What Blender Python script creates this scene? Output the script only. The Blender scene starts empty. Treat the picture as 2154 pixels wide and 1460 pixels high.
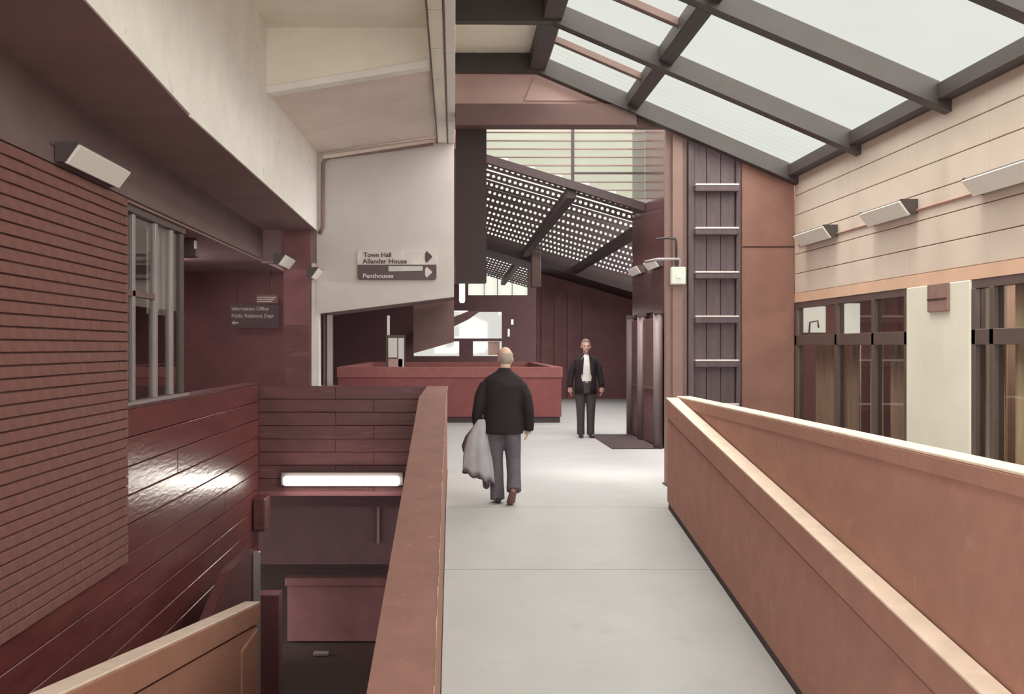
import bpy, bmesh, math, random
from mathutils import Vector, Matrix, kdtree

random.seed(7)
SC = bpy.context.scene
COL = SC.collection

# ------------------------------------------------------------------ camera
cam = bpy.data.objects.new('camera', bpy.data.cameras.new('camera'))
COL.objects.link(cam)
SC.camera = cam
EYE = 1.78
cam.location = (0, 0, EYE)
cam.rotation_euler = (math.pi / 2, 0, 0)
cam.data.sensor_width = 36.0
cam.data.lens = 36.0 * 2200 / 2154
cam.data.shift_x = (1077 - 955) / 2154
cam.data.clip_start = 0.05
cam.data.clip_end = 400

# ------------------------------------------------------------------ world, sun, exposure
SKY = 1.08
SUN = 17.0
world = bpy.data.worlds.new('overcast_sky')
SC.world = world
world.use_nodes = True
wn = world.node_tree.nodes
wn['Background'].inputs['Color'].default_value = (0.98, 0.96, 0.95, 1)
wn['Background'].inputs['Strength'].default_value = SKY
sun = bpy.data.objects.new('sun', bpy.data.lights.new('sun', 'SUN'))
COL.objects.link(sun)
sun.data.energy = SUN
sun.data.angle = math.radians(165)
sun.data.color = (1.0, 0.97, 0.93)
sd = Vector((0.0, 0.30, -1.0)).normalized()      # the way the light travels
sun.rotation_euler = sd.to_track_quat('-Z', 'Y').to_euler()
sun.location = (0, 5, 20)
disc = bpy.data.objects.new('sun_disc', bpy.data.lights.new('sun_disc', 'SUN'))
COL.objects.link(disc)
disc.data.energy = 3.3
disc.data.angle = math.radians(16)
disc.data.color = (1.0, 0.93, 0.84)
disc.rotation_euler = Vector((0.27, 0.10, -1.0)).to_track_quat('-Z', 'Y').to_euler()
disc.location = (-3, 5, 20)
vs = SC.view_settings
vs.view_transform = 'Standard'
vs.look = 'None'
vs.gamma = 1.0
vs.use_curve_mapping = False
vs.exposure = 0.0

# ------------------------------------------------------------------ materials
MATS = {}


def mat(name, col, rough=0.7, var=0.12, scale=6.0, bump=0.0, bscale=60.0, metal=0.0, spec=0.5, stretch=None, dirt=None):
    if name in MATS:
        return MATS[name]
    m = bpy.data.materials.new(name)
    m.use_nodes = True
    nt = m.node_tree
    b = nt.nodes['Principled BSDF']
    b.inputs['Roughness'].default_value = rough
    b.inputs['Metallic'].default_value = metal
    b.inputs['Specular IOR Level'].default_value = spec
    tc = nt.nodes.new('ShaderNodeTexCoord')
    mp = nt.nodes.new('ShaderNodeMapping')
    nt.links.new(tc.outputs['Object'], mp.inputs['Vector'])
    if stretch:
        mp.inputs['Scale'].default_value = stretch
    nz = nt.nodes.new('ShaderNodeTexNoise')
    nz.inputs['Scale'].default_value = scale
    nz.inputs['Detail'].default_value = 6
    nz.inputs['Roughness'].default_value = 0.6
    nt.links.new(mp.outputs['Vector'], nz.inputs['Vector'])
    rp = nt.nodes.new('ShaderNodeValToRGB')
    lo = [max(0, c * (1 - var)) for c in col]
    hi = [min(1, c * (1 + var)) for c in col]
    rp.color_ramp.elements[0].position = 0.3
    rp.color_ramp.elements[1].position = 0.7
    rp.color_ramp.elements[0].color = (*lo, 1)
    rp.color_ramp.elements[1].color = (*hi, 1)
    nt.links.new(nz.outputs['Fac'], rp.inputs['Fac'])
    out = rp.outputs['Color']
    if dirt:
        n2 = nt.nodes.new('ShaderNodeTexNoise')
        n2.inputs['Scale'].default_value = dirt[1]
        n2.inputs['Detail'].default_value = 8
        nt.links.new(mp.outputs['Vector'], n2.inputs['Vector'])
        r2 = nt.nodes.new('ShaderNodeValToRGB')
        r2.color_ramp.elements[0].position = dirt[2]
        r2.color_ramp.elements[1].position = dirt[2] + 0.12
        nt.links.new(n2.outputs['Fac'], r2.inputs['Fac'])
        mx = nt.nodes.new('ShaderNodeMixRGB')
        mx.inputs['Color2'].default_value = (*dirt[0], 1)
        nt.links.new(r2.outputs['Color'], mx.inputs['Fac'])
        nt.links.new(out, mx.inputs['Color1'])
        out = mx.outputs['Color']
    nt.links.new(out, b.inputs['Base Color'])
    if bump:
        n3 = nt.nodes.new('ShaderNodeTexNoise')
        n3.inputs['Scale'].default_value = bscale
        n3.inputs['Detail'].default_value = 4
        nt.links.new(mp.outputs['Vector'], n3.inputs['Vector'])
        bp = nt.nodes.new('ShaderNodeBump')
        bp.inputs['Strength'].default_value = bump
        bp.inputs['Distance'].default_value = 0.02
        nt.links.new(n3.outputs['Fac'], bp.inputs['Height'])
        nt.links.new(bp.outputs['Normal'], b.inputs['Normal'])
    MATS[name] = m
    return m


def sheet_mat(name, col, trans):
    """translucent sheeting: part of the daylight goes straight through, part is scattered"""
    m = bpy.data.materials.new(name)
    m.use_nodes = True
    nt = m.node_tree
    nt.nodes.remove(nt.nodes['Principled BSDF'])
    tl = nt.nodes.new('ShaderNodeBsdfTranslucent')
    tr = nt.nodes.new('ShaderNodeBsdfTransparent')
    tc = nt.nodes.new('ShaderNodeTexCoord')
    nz = nt.nodes.new('ShaderNodeTexNoise')
    nz.inputs['Scale'].default_value = 1.2
    nt.links.new(tc.outputs['Object'], nz.inputs['Vector'])
    rp = nt.nodes.new('ShaderNodeValToRGB')
    rp.color_ramp.elements[0].color = (*[c * 0.92 for c in col], 1)
    rp.color_ramp.elements[1].color = (*col, 1)
    nt.links.new(nz.outputs['Fac'], rp.inputs['Fac'])
    nt.links.new(rp.outputs['Color'], tl.inputs['Color'])
    nt.links.new(rp.outputs['Color'], tr.inputs['Color'])
    mx = nt.nodes.new('ShaderNodeMixShader')
    mx.inputs['Fac'].default_value = trans
    nt.links.new(tl.outputs[0], mx.inputs[1])
    nt.links.new(tr.outputs[0], mx.inputs[2])
    nt.links.new(mx.outputs[0], nt.nodes['Material Output'].inputs['Surface'])
    return m


def glass_mat(name, tint, refl_rough=0.03):
    """clear window glass: transparent with a Fresnel mirror"""
    m = bpy.data.materials.new(name)
    m.use_nodes = True
    nt = m.node_tree
    nt.nodes.remove(nt.nodes['Principled BSDF'])
    gl = nt.nodes.new('ShaderNodeBsdfGlossy')
    gl.inputs['Roughness'].default_value = refl_rough
    tr = nt.nodes.new('ShaderNodeBsdfTransparent')
    tr.inputs['Color'].default_value = (*tint, 1)
    lw = nt.nodes.new('ShaderNodeLayerWeight')
    lw.inputs['Blend'].default_value = 0.5
    pw = nt.nodes.new('ShaderNodeMath')
    pw.operation = 'POWER'
    pw.inputs[1].default_value = 5.0
    nt.links.new(lw.outputs['Facing'], pw.inputs[0])
    fr = nt.nodes.new('ShaderNodeMath')
    fr.operation = 'MULTIPLY_ADD'
    fr.inputs[1].default_value = 0.9
    fr.inputs[2].default_value = 0.04
    nt.links.new(pw.outputs[0], fr.inputs[0])
    mx = nt.nodes.new('ShaderNodeMixShader')
    nt.links.new(fr.outputs[0], mx.inputs['Fac'])
    nt.links.new(tr.outputs[0], mx.inputs[1])
    nt.links.new(gl.outputs[0], mx.inputs[2])
    nt.links.new(mx.outputs[0], nt.nodes['Material Output'].inputs['Surface'])
    return m


def lamp_mat(name, col, strength):
    m = bpy.data.materials.new(name)
    m.use_nodes = True
    b = m.node_tree.nodes['Principled BSDF']
    b.inputs['Base Color'].default_value = (*col, 1)
    b.inputs['Emission Color'].default_value = (*col, 1)
    b.inputs['Emission Strength'].default_value = strength
    return m


M = dict(
    opal=None,
    cap=mat('top_lit_coping', (0.74, 0.59, 0.49), 0.7, 0.10, 5.0, 0.1, 60),  # top light painted in: brighter stand-in for the coping's own colour
    floor=mat('pale_screed', (0.445, 0.442, 0.445), 0.75, 0.05, 1.3, 0.05, 40, dirt=((0.42, 0.414, 0.415), 3.0, 0.60)),
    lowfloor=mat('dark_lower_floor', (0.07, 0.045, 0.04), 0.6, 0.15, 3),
    terra=mat('terracotta_render', (0.345, 0.172, 0.128), 0.8, 0.10, 5.0, 0.18, 90, dirt=((0.40, 0.225, 0.175), 7.0, 0.64)),
    terra_chip=mat('worn_terracotta_top', (0.20, 0.092, 0.072), 0.75, 0.10, 5.0, 0.25, 60, dirt=((0.33, 0.18, 0.14), 9.0, 0.66)),
    chip=mat('chipped_cement', (0.40, 0.27, 0.21), 0.8, 0.2, 12, 0.2, 60),
    tan=mat('tan_render', (0.36, 0.165, 0.11), 0.75, 0.08, 4, 0.12, 80),
    groove=mat('shadow_joint', (0.06, 0.025, 0.02), 0.9, 0.1),
    skirt=mat('dark_skirting', (0.07, 0.045, 0.05), 0.8, 0.1),
    red=mat('red_render', (0.24, 0.072, 0.07), 0.75, 0.10, 4, 0.1, 60),
    red_cop=mat('red_coping', (0.29, 0.10, 0.09), 0.7, 0.12, 6, 0.1, 60),
    board=mat('maroon_gloss_boards', (0.14, 0.040, 0.037), 0.27, 0.22, 3.0, 0.14, 14, stretch=(1, 0.35, 2.0)),
    board2=mat('maroon_boards_worn', (0.115, 0.038, 0.040), 0.45, 0.25, 4.0, 0.2, 18, stretch=(0.4, 1, 3.0), dirt=((0.16, 0.07, 0.078), 5.0, 0.60)),
    brick=mat('purple_brown_brick', (0.19, 0.080, 0.068), 0.75, 0.14, 7, 0.25, 70),
    mortar=mat('dark_mortar', (0.10, 0.040, 0.034), 0.9, 0.1),
    band=mat('plum_band', (0.165, 0.108, 0.108), 0.75, 0.10, 2),
    fascia=mat('dark_plum_fascia', (0.29, 0.185, 0.195), 0.75, 0.10, 2),
    cream=mat('cream_plaster', (0.92, 0.87, 0.77), 0.85, 0.05, 1.5, 0.06, 40),
    white=mat('white_render', (0.90, 0.87, 0.82), 0.85, 0.06, 2.0, 0.12, 30, dirt=((0.66, 0.60, 0.54), 4.0, 0.66)),
    mauve_soffit=mat('pinkish_plaster', (0.80, 0.69, 0.62), 0.85, 0.07, 1.6, 0.06, 40),
    sign_panel=mat('grey_white_panel', (0.62, 0.58, 0.54), 0.8, 0.05, 2.0, 0.05, 50),
    steel=mat('dark_brown_steel', (0.052, 0.040, 0.040), 0.5, 0.12, 4),
    bar=mat('brown_glazing_bar', (0.17, 0.10, 0.09), 0.5, 0.12, 4),
    mauve=mat('mauve_render', (0.56, 0.38, 0.345), 0.8, 0.08, 2),
    mauve2=mat('mauve_beam', (0.15, 0.085, 0.08), 0.75, 0.1, 3),
    peach=mat('peach_board', (0.64, 0.53, 0.46), 0.7, 0.05, 2.5, 0.05, 40),
    peach_joint=mat('peach_joint_back', (0.45, 0.26, 0.20), 0.9, 0.05),
    lintel=mat('orange_lintel', (0.68, 0.44, 0.32), 0.65, 0.08, 2),
    pier=mat('cream_pier', (0.70, 0.67, 0.58), 0.8, 0.05, 2, 0.05, 40),
    brown=mat('brown_render', (0.27, 0.135, 0.105), 0.8, 0.10, 4, 0.15, 80),
    pole=mat('mauve_pole', (0.27, 0.165, 0.145), 0.6, 0.08, 4),
    plank=mat('grey_violet_plank', (0.115, 0.080, 0.090), 0.6, 0.22, 4, 0.15, 30, stretch=(4, 4, 0.5), dirt=((0.20, 0.165, 0.175), 3.0, 0.66)),
    batten=mat('pale_batten', (0.78, 0.68, 0.68), 0.6, 0.15, 8),
    dark=mat('dark_maroon', (0.20, 0.080, 0.086), 0.6, 0.18, 2),
    darkgloss=mat('dark_maroon_gloss', (0.07, 0.028, 0.030), 0.18, 0.18, 2, 0.04, 8),
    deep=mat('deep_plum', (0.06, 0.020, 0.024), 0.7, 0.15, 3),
    black=mat('near_black_brown', (0.10, 0.048, 0.048), 0.6, 0.15, 3),
    frame=mat('dark_bronze_frame', (0.10, 0.07, 0.062), 0.4, 0.1, 4),
    alu=mat('grey_aluminium', (0.36, 0.31, 0.32), 0.4, 0.06, 4, metal=0.3),
    curtain=mat('beige_curtain', (0.62, 0.48, 0.34), 0.85, 0.15, 5, stretch=(1, 6, 0.3)),
    curtain2=mat('brown_curtain', (0.36, 0.24, 0.19), 0.85, 0.15, 5, stretch=(1, 6, 0.3)),
    paper=mat('white_paper', (0.85, 0.86, 0.80), 0.7, 0.03),
    diff=mat('opal_diffuser', (0.86, 0.84, 0.78), 0.4, 0.03),
    house=mat('fitting_metal', (0.22, 0.18, 0.17), 0.5, 0.06),
    endcap=mat('fitting_end', (0.08, 0.06, 0.06), 0.5, 0.06),
    plaque=mat('brown_plaque', (0.26, 0.15, 0.13), 0.7, 0.2, 8),
    signlight=mat('faded_sign_plate', (0.66, 0.60, 0.56), 0.5, 0.06, 3, dirt=((0.80, 0.78, 0.72), 2.5, 0.55)),
    signdark=mat('brown_sign_plate', (0.075, 0.042, 0.042), 0.4, 0.1, 3),
    letter_d=mat('dark_lettering', (0.075, 0.040, 0.045), 0.5, 0.05),
    letter_l=mat('pale_lettering', (0.70, 0.62, 0.60), 0.5, 0.05),
    erased=mat('painted_out_patch', (0.62, 0.62, 0.58), 0.5, 0.1, 6),
    conduit=mat('conduit_mauve', (0.24, 0.16, 0.15), 0.5, 0.08),
    conduit_d=mat('dark_conduit', (0.06, 0.045, 0.045), 0.5, 0.08),
    box=mat('pale_green_box', (0.72, 0.76, 0.68), 0.5, 0.04),
    baffle=mat('dark_baffle', (0.030, 0.013, 0.014), 0.6, 0.12),
    skin=mat('skin', (0.62, 0.40, 0.31), 0.6, 0.06, 20),
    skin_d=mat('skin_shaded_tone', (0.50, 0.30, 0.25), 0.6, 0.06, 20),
    jacket=mat('black_wool', (0.014, 0.008, 0.009), 0.85, 0.15, 30, 0.1, 200),
    jacket2=mat('dark_navy_wool', (0.016, 0.009, 0.010), 0.85, 0.15, 30, 0.1, 200),
    trouser=mat('blue_grey_cloth', (0.115, 0.102, 0.122), 0.85, 0.15, 10, 0.1, 120),
    trouser2=mat('charcoal_cloth', (0.06, 0.045, 0.05), 0.85, 0.12, 10, 0.1, 120),
    shirt=mat('white_shirt', (0.72, 0.68, 0.64), 0.8, 0.04, 10),
    shoe=mat('brown_shoe_leather', (0.19, 0.085, 0.07), 0.5, 0.1, 10),
    shoe_d=mat('black_shoe_leather', (0.03, 0.02, 0.02), 0.4, 0.1, 10),
    hair=mat('grey_hair', (0.42, 0.36, 0.30), 0.8, 0.2, 60, 0.3, 200),
    hair_d=mat('greying_hair', (0.22, 0.16, 0.14), 0.8, 0.2, 60, 0.3, 200),
    coat=mat('pale_grey_raincoat', (0.42, 0.41, 0.45), 0.8, 0.10, 8, 0.15, 40),
    lining=mat('dark_coat_lining', (0.10, 0.07, 0.075), 0.85, 0.1, 10),
    sheet=sheet_mat('corrugated_rooflight', (0.69, 0.72, 0.67), 0.98),
    frost=sheet_mat('frosted_louvre', (0.93, 0.94, 0.88), 0.85),
    glass=glass_mat('window_glass', (0.86, 0.86, 0.84)),
    tube=lamp_mat('lit_tube', (1.0, 0.98, 0.86), 16.0),
    pane_glow=lamp_mat('daylight_glow', (0.95, 1.0, 0.92), 0.7),  # no lamp: glow added in place of daylight
    lantern=lamp_mat('lit_lantern', (1.0, 0.95, 0.85), 1.6),
)

M['opal'] = sheet_mat('sun_block_opal', (0.150, 0.153, 0.142), 0.0)  # added sheet that stops direct sun and scatters it evenly

# ------------------------------------------------------------------ helpers


def link(name, me, material=None, parent=None, smooth=False):
    o = bpy.data.objects.new(name, me)
    COL.objects.link(o)
    if material is not None and len(me.materials) == 0:
        me.materials.append(material)
    if smooth:
        for p in me.polygons:
            p.use_smooth = True
    if parent is not None:
        o.parent = parent
        o.matrix_parent_inverse = Matrix.Translation(-parent.location) if parent.get('_w', 1) else Matrix()
    return o


def struct(o):
    o['kind'] = 'structure'
    return o


def tag(o, label, cat, group=None):
    o['label'] = label
    o['category'] = cat
    if group:
        o['group'] = group
    return o


def empty(name, loc=(0, 0, 0)):
    o = bpy.data.objects.new(name, None)
    COL.objects.link(o)
    o.location = loc
    o.empty_display_size = 0.1
    return o


def pydata(name, v, f, material=None, parent=None, smooth=False):
    me = bpy.data.meshes.new(name)
    me.from_pydata([tuple(p) for p in v], [], f)
    me.update()
    return link(name, me, material, parent, smooth)


def bm_box(bm, x0, x1, y0, y1, z0, z1, bev=0.0):
    vs_ = [bm.verts.new(p) for p in ((x0, y0, z0), (x1, y0, z0), (x1, y1, z0), (x0, y1, z0),
                                     (x0, y0, z1), (x1, y0, z1), (x1, y1, z1), (x0, y1, z1))]
    fs = [bm.faces.new([vs_[i] for i in q]) for q in ((3, 2, 1, 0), (4, 5, 6, 7), (0, 1, 5, 4), (1, 2, 6, 5), (2, 3, 7, 6), (3, 0, 4, 7))]
    if bev:
        es = list({e for f in fs for e in f.edges})
        bmesh.ops.bevel(bm, geom=es, offset=bev, segments=1, affect='EDGES')


def fin(name, bm, material=None, parent=None, smooth=False):
    bmesh.ops.recalc_face_normals(bm, faces=bm.faces[:])
    me = bpy.data.meshes.new(name)
    bm.to_mesh(me)
    bm.free()
    return link(name, me, material, parent, smooth)


def box(name, x, y, z, material, parent=None, bev=0.0):
    bm = bmesh.new()
    bm_box(bm, x[0], x[1], y[0], y[1], z[0], z[1], bev)
    return fin(name, bm, material, parent)


def prism(name, pts, axis, a, b, material, parent=None, bev=0.0):
    """polygon extruded along x (pts are y,z), y (pts are x,z) or z (pts are x,y)"""
    def P(p, t):
        return {'x': (t, p[0], p[1]), 'y': (p[0], t, p[1]), 'z': (p[0], p[1], t)}[axis]
    bm = bmesh.new()
    A = [bm.verts.new(P(p, a)) for p in pts]
    B = [bm.verts.new(P(p, b)) for p in pts]
    bm.faces.new(A)
    bm.faces.new(B[::-1])
    n = len(pts)
    for i in range(n):
        bm.faces.new((A[i], A[(i + 1) % n], B[(i + 1) % n], B[i]))
    if bev:
        bmesh.ops.bevel(bm, geom=bm.edges[:], offset=bev, segments=1, affect='EDGES')
    return fin(name, bm, material, parent)


def bm_tube(bm, pts, rad, n=10, cap=True):
    pts = [Vector(p) for p in pts]
    rings = []
    up = None
    for i, p in enumerate(pts):
        t = (pts[min(i + 1, len(pts) - 1)] - pts[max(i - 1, 0)]).normalized()
        if up is None:
            up = Vector((0, 0, 1)) if abs(t.z) < 0.9 else Vector((1, 0, 0))
        s = t.cross(up).normalized()
        up = s.cross(t).normalized()
        r = rad[i] if isinstance(rad, (list, tuple)) else rad
        rx, ry = r if isinstance(r, (list, tuple)) else (r, r)
        rings.append([bm.verts.new(p + s * rx * math.cos(2 * math.pi * k / n) + up * ry * math.sin(2 * math.pi * k / n)) for k in range(n)])
    for a, b in zip(rings, rings[1:]):
        for k in range(n):
            bm.faces.new((a[k], a[(k + 1) % n], b[(k + 1) % n], b[k]))
    if cap:
        bm.faces.new(rings[0][::-1])
        bm.faces.new(rings[-1])


def tube(name, pts, rad, material, parent=None, n=10):
    bm = bmesh.new()
    bm_tube(bm, pts, rad, n)
    return fin(name, bm, material, parent, True)


def copy_tree(o, parent=None):
    c = o.copy()
    COL.objects.link(c)
    if parent is not None:
        c.parent = parent
    for ch in list(o.children):
        copy_tree(ch, c)
    return c


def text(name, s, size, loc, material, parent, depth=0.004, sx=1.0, bold=0.0):
    cu = bpy.data.curves.new(name, 'FONT')
    cu.body = s
    cu.size = size
    cu.extrude = depth
    cu.offset = bold
    tmp = bpy.data.objects.new(name, cu)
    COL.objects.link(tmp)
    dg = bpy.context.evaluated_depsgraph_get()
    me = bpy.data.meshes.new_from_object(tmp.evaluated_get(dg))
    bpy.data.objects.remove(tmp)
    me.transform(Matrix.Translation(loc) @ Matrix.Rotation(math.pi / 2, 4, 'X') @ Matrix.Diagonal((sx, 1, 1, 1)))
    me.materials.clear()
    o = link(name, me, material, parent)
    o['kind'] = 'stuff'
    return o


# ================================================================== THE SETTING
RAMP_TOP = 11.6
SL = 0.142


def rz(y):
    return -SL * (RAMP_TOP - max(y, 3.4)) if y < RAMP_TOP else 0.0


# ---- floors
fl = struct(empty('floor'))
box('slab', (-0.09, 9.0), (RAMP_TOP + 0.004, 15.15), (-0.25, 0), M['floor'], fl)
box('slab', (-9.0, 9.0), (15.15, 50.0), (-0.25, 0), M['floor'], fl)
box('slab', (2.64, 4.6), (-8.0, RAMP_TOP), (-0.25, 0), M['floor'], fl)
rp = struct(empty('floor_ramp'))
for y0, y1 in ((3.4, 6.0), (6.008, 9.655), (9.668, RAMP_TOP)):
    prism('slab', [(y0, rz(y0)), (y1, rz(y1)), (y1, rz(y1) - 0.22), (y0, rz(y0) - 0.22)], 'x', -0.09, 2.37, M['floor'], rp, 0.003)
box('slab', (-0.39, 2.37), (-8.0, 3.395), (rz(3.4) - 0.22, rz(3.4)), M['floor'], rp)
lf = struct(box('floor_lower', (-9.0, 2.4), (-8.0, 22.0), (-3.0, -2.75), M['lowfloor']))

# ---- parapet between ramp and stairwell
t = empty('parapet', (-0.24, 8.5, rz(8.5)))
tag(t, 'broad flat-topped terracotta parapet between the pale ramp and the dark stairwell', 'parapet')
ps = [(-7.99, -2.75), (14.95, -2.75), (14.95, 1.18), (RAMP_TOP, 1.18), (3.4, rz(3.4) + 1.18), (-8.0, rz(3.4) + 1.18)]
prism('parapet_wall', ps, 'x', -0.385, -0.095, M['terra'], t)
pc = [(-7.99, rz(3.4) + 1.22), (3.4, rz(3.4) + 1.22), (RAMP_TOP, 1.22), (14.95, 1.22), (14.95, 1.18), (RAMP_TOP, 1.18), (3.4, rz(3.4) + 1.18), (-8.0, rz(3.4) + 1.18)]
prism('coping', pc, 'x', -0.39, -0.09, M['terra_chip'], t, 0.006)
# ragged worn strip along the coping edge
bm = bmesh.new()
y = 3.5
while y < 14.9:
    L = random.uniform(0.04, 0.22)
    w = random.uniform(0.001, 0.008)
    zz = lambda q: rz(q) + 1.2235
    y2 = min(y + L, 14.95)
    a = [bm.verts.new(p) for p in ((-0.088, y, zz(y)), (-0.088, y2, zz(y2)), (-0.088 - w, y2, zz(y2)), (-0.088 - w * random.uniform(.4, 1), y, zz(y)))]
    b = [bm.verts.new((v.co.x, v.co.y, v.co.z - 0.018)) for v in a]
    bm.faces.new(a)
    for i in range(4):
        bm.faces.new((a[i], b[i], b[(i + 1) % 4], a[(i + 1) % 4]))
    y = y2 + random.uniform(0.0, 0.05) * (1 if random.random() < 0.4 else 0)
ch = fin('worn_edge', bm, M['chip'], t)
ch['kind'] = 'stuff'

# ---- sloping parapet on the other side of the ramp
t = empty('parapet', (2.42, 8.0, rz(8.0)))
tag(t, 'terracotta ramp parapet sloping down with painted top light on its coping and dark shadow joint', 'parapet')


def along(z0, z1, x0, x1, name, m, bev=0.0, y0=-8.0, y1=RAMP_TOP):
    return prism(name, [(y0, rz(3.4) + z0), (3.4, rz(3.4) + z0), (y1, rz(y1) + z0), (y1, rz(y1) + z1), (3.4, rz(3.4) + z1), (y0, rz(3.4) + z1)], 'x', x0, x1, m, t, bev)


along(0.07, 0.985, 2.365, 2.475, 'parapet_wall', M['terra'])
along(0.985, 1.005, 2.39, 2.475, 'shadow_joint', M['groove'], 0, -8.0, RAMP_TOP - 0.02)
along(1.005, 1.205, 2.35, 2.488, 'coping', M['terra'], 0.006)
along(1.2055, 1.22, 2.352, 2.487, 'coping_lit_top', M['cap'], 0.004)  # thin slab that carries the painted top light
along(-0.2, 0.07, 2.375, 2.47, 'skirting', M['skirt'], 0, -8.0, RAMP_TOP - 0.02)

# ---- level parapet beyond it
t = empty('parapet', (2.57, 7.0, 0))
tag(t, 'level terracotta parapet with painted top light on its coping beside the shop windows, behind the sloping one', 'parapet')
box('parapet_wall', (2.50, 2.62), (-8.0, 11.7), (-1.4, 1.115), M['terra'], t)
box('coping', (2.492, 2.65), (-8.0, 11.72), (1.115, 1.212), M['terra'], t, 0.006)
box('coping_lit_top', (2.494, 2.648), (-8.0, 11.72), (1.2125, 1.23), M['cap'], t, 0.004)

# ---- stairwell: boarded wall, window band, brick wall
wl = struct(empty('wall_left'))
box('backing', (-3.0, -2.83), (-8.0, 15.0), (-2.75, 1.22), M['mortar'], wl)
H = 0.25
r = 0
z = 1.245
while z - H > -2.8:
    ys = [-8.0, 2.0, 6.2, 10.6, 15.0] if r % 2 == 0 else [-8.0, 4.0, 8.4, 12.8, 15.0]
    for a, b in zip(ys, ys[1:]):
        if b < 4.0:
            continue
        d = random.uniform(-0.003, 0.003)
        box('board', (-2.84, -2.80 + d), (a + 0.001, b - 0.001), (z - H + 0.008, z), M['board'], wl, 0.006)
    z -= H
    r += 1
box('sill_cap', (-3.0, -2.79), (8.85, 15.0), (1.247, 1.272), M['board2'], wl, 0.004)
# brick pier wall
bw = struct(empty('wall_brick'))
box('backing', (-3.1, -2.765), (4.0, 8.815), (-0.04, 3.04), M['mortar'], bw)
bme = bmesh.new()
bm_box(bme, -0.02, 0.02, -0.1135, 0.1135, -0.0345, 0.0345, 0.004)
bmesh.ops.recalc_face_normals(bme, faces=bme.faces[:])
brick_me = bpy.data.meshes.new('brick')
bme.to_mesh(brick_me)
bme.free()
brick_me.materials.append(M['brick'])
spots = []
for c in range(38):
    zc = -0.04 + 0.081 * c + 0.0405
    off = 0.0 if c % 2 == 0 else 0.113
    yy = 8.83 - 0.1125 - off
    if off:
        spots.append((8.83 - 0.056, zc, 0.49))
    while yy > 4.1:
        spots.append((yy, zc, 1.0))
        yy -= 0.225
vis = [s for s in spots if 955 - 2200 * 2.75 / s[0] > -20]
vis.sort(key=lambda s: s[0])
inn = set(vis[:300])
bs = bmesh.new()
for s in spots:
    jx = random.uniform(-0.003, 0.003)
    if s in inn:
        o = bpy.data.objects.new('brick', brick_me)
        COL.objects.link(o)
        o.location = (-2.77 + jx, s[0], s[1])
        o.scale = (1, s[2], 1)
        o.parent = bw
    else:
        bm_box(bs, -2.79 + jx, -2.75 + jx, s[0] - 0.1135 * s[2], s[0] + 0.1135 * s[2], s[1] - 0.0345, s[1] + 0.0345, 0.003)
o = fin('brickwork', bs, M['brick'], bw)
o['kind'] = 'stuff'

# dark plum band above brick and window, soffit and white fascia over it
tr = struct(empty('trim_band'))
prism('fascia_board', [(-8, 3.045), (17.4, 3.045), (17.4, 3.6), (8.0, 3.7), (-8, 4.3)], 'x', -3.1, -2.78, M['band'], tr)
prism('fascia_strip', [(-8, 3.045), (14.9, 3.045), (14.9, 3.16), (-8, 3.16)], 'x', -2.78, -2.755, M['band'], tr)
cs = struct(empty('ceiling_soffit'))
prism('soffit_panel', [(-8, 4.1), (5.68, 3.665), (7.90, 3.529), (7.96, 3.529), (7.96, 3.66), (7.92, 3.66), (5.68, 3.78), (-8, 4.24)], 'x', -2.80, -2.01, M['fascia'], cs)
prism('soffit_panel', [(7.93, 3.53), (15.2, 3.48), (15.2, 3.58), (7.93, 3.62)], 'x', -2.80, -2.01, M['fascia'], cs)
wu = struct(empty('wall_upper_left'))
prism('wall_core', [(-8, 4.25), (7.9, 3.72), (15.2, 3.62), (15.2, 5.5), (-8, 5.5)], 'x', -2.3, -2.0095, M['white'], wu)
prism('render_panel', [(-8, 4.1), (5.68, 3.66), (7.92, 3.54), (7.92, 5.5), (-8, 5.5)], 'x', -2.009, -1.995, M['white'], wu)
prism('render_panel', [(7.925, 3.522), (15.2, 3.472), (15.2, 5.5), (7.925, 5.5)], 'x', -2.009, -1.990, M['white'], wu)

# ceiling on the stairwell side, downstand, sloping soffit
ce = struct(empty('ceiling'))
box('ceiling_panel', (-2.3, -0.25), (-8.0, 11.1), (5.17, 5.45), M['cream'], ce)
prism('downstand', [(-2.0, 4.49), (-0.25, 4.78), (-0.25, 5.17), (-2.0, 5.17)], 'y', 11.1, 11.25, M['cream'], ce)
prism('lip', [(-2.0, 4.46), (-0.25, 4.75), (-0.25, 4.83), (-2.0, 4.54)], 'y', 11.05, 11.24, M['white'], ce, 0.01)
pydata('sloping_soffit', [(-2.0, 11.24, 4.50), (-0.25, 11.24, 4.79), (-0.05, 15.2, 4.86), (-2.0, 15.2, 4.60),
                          (-2.0, 11.24, 4.60), (-0.25, 11.24, 4.89), (-0.05, 15.2, 4.96), (-2.0, 15.2, 4.70)],
       [(0, 1, 2, 3), (7, 6, 5, 4), (0, 4, 5, 1), (1, 5, 6, 2), (2, 6, 7, 3), (3, 7, 4, 0)], M['mauve_soffit'], ce)

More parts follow.
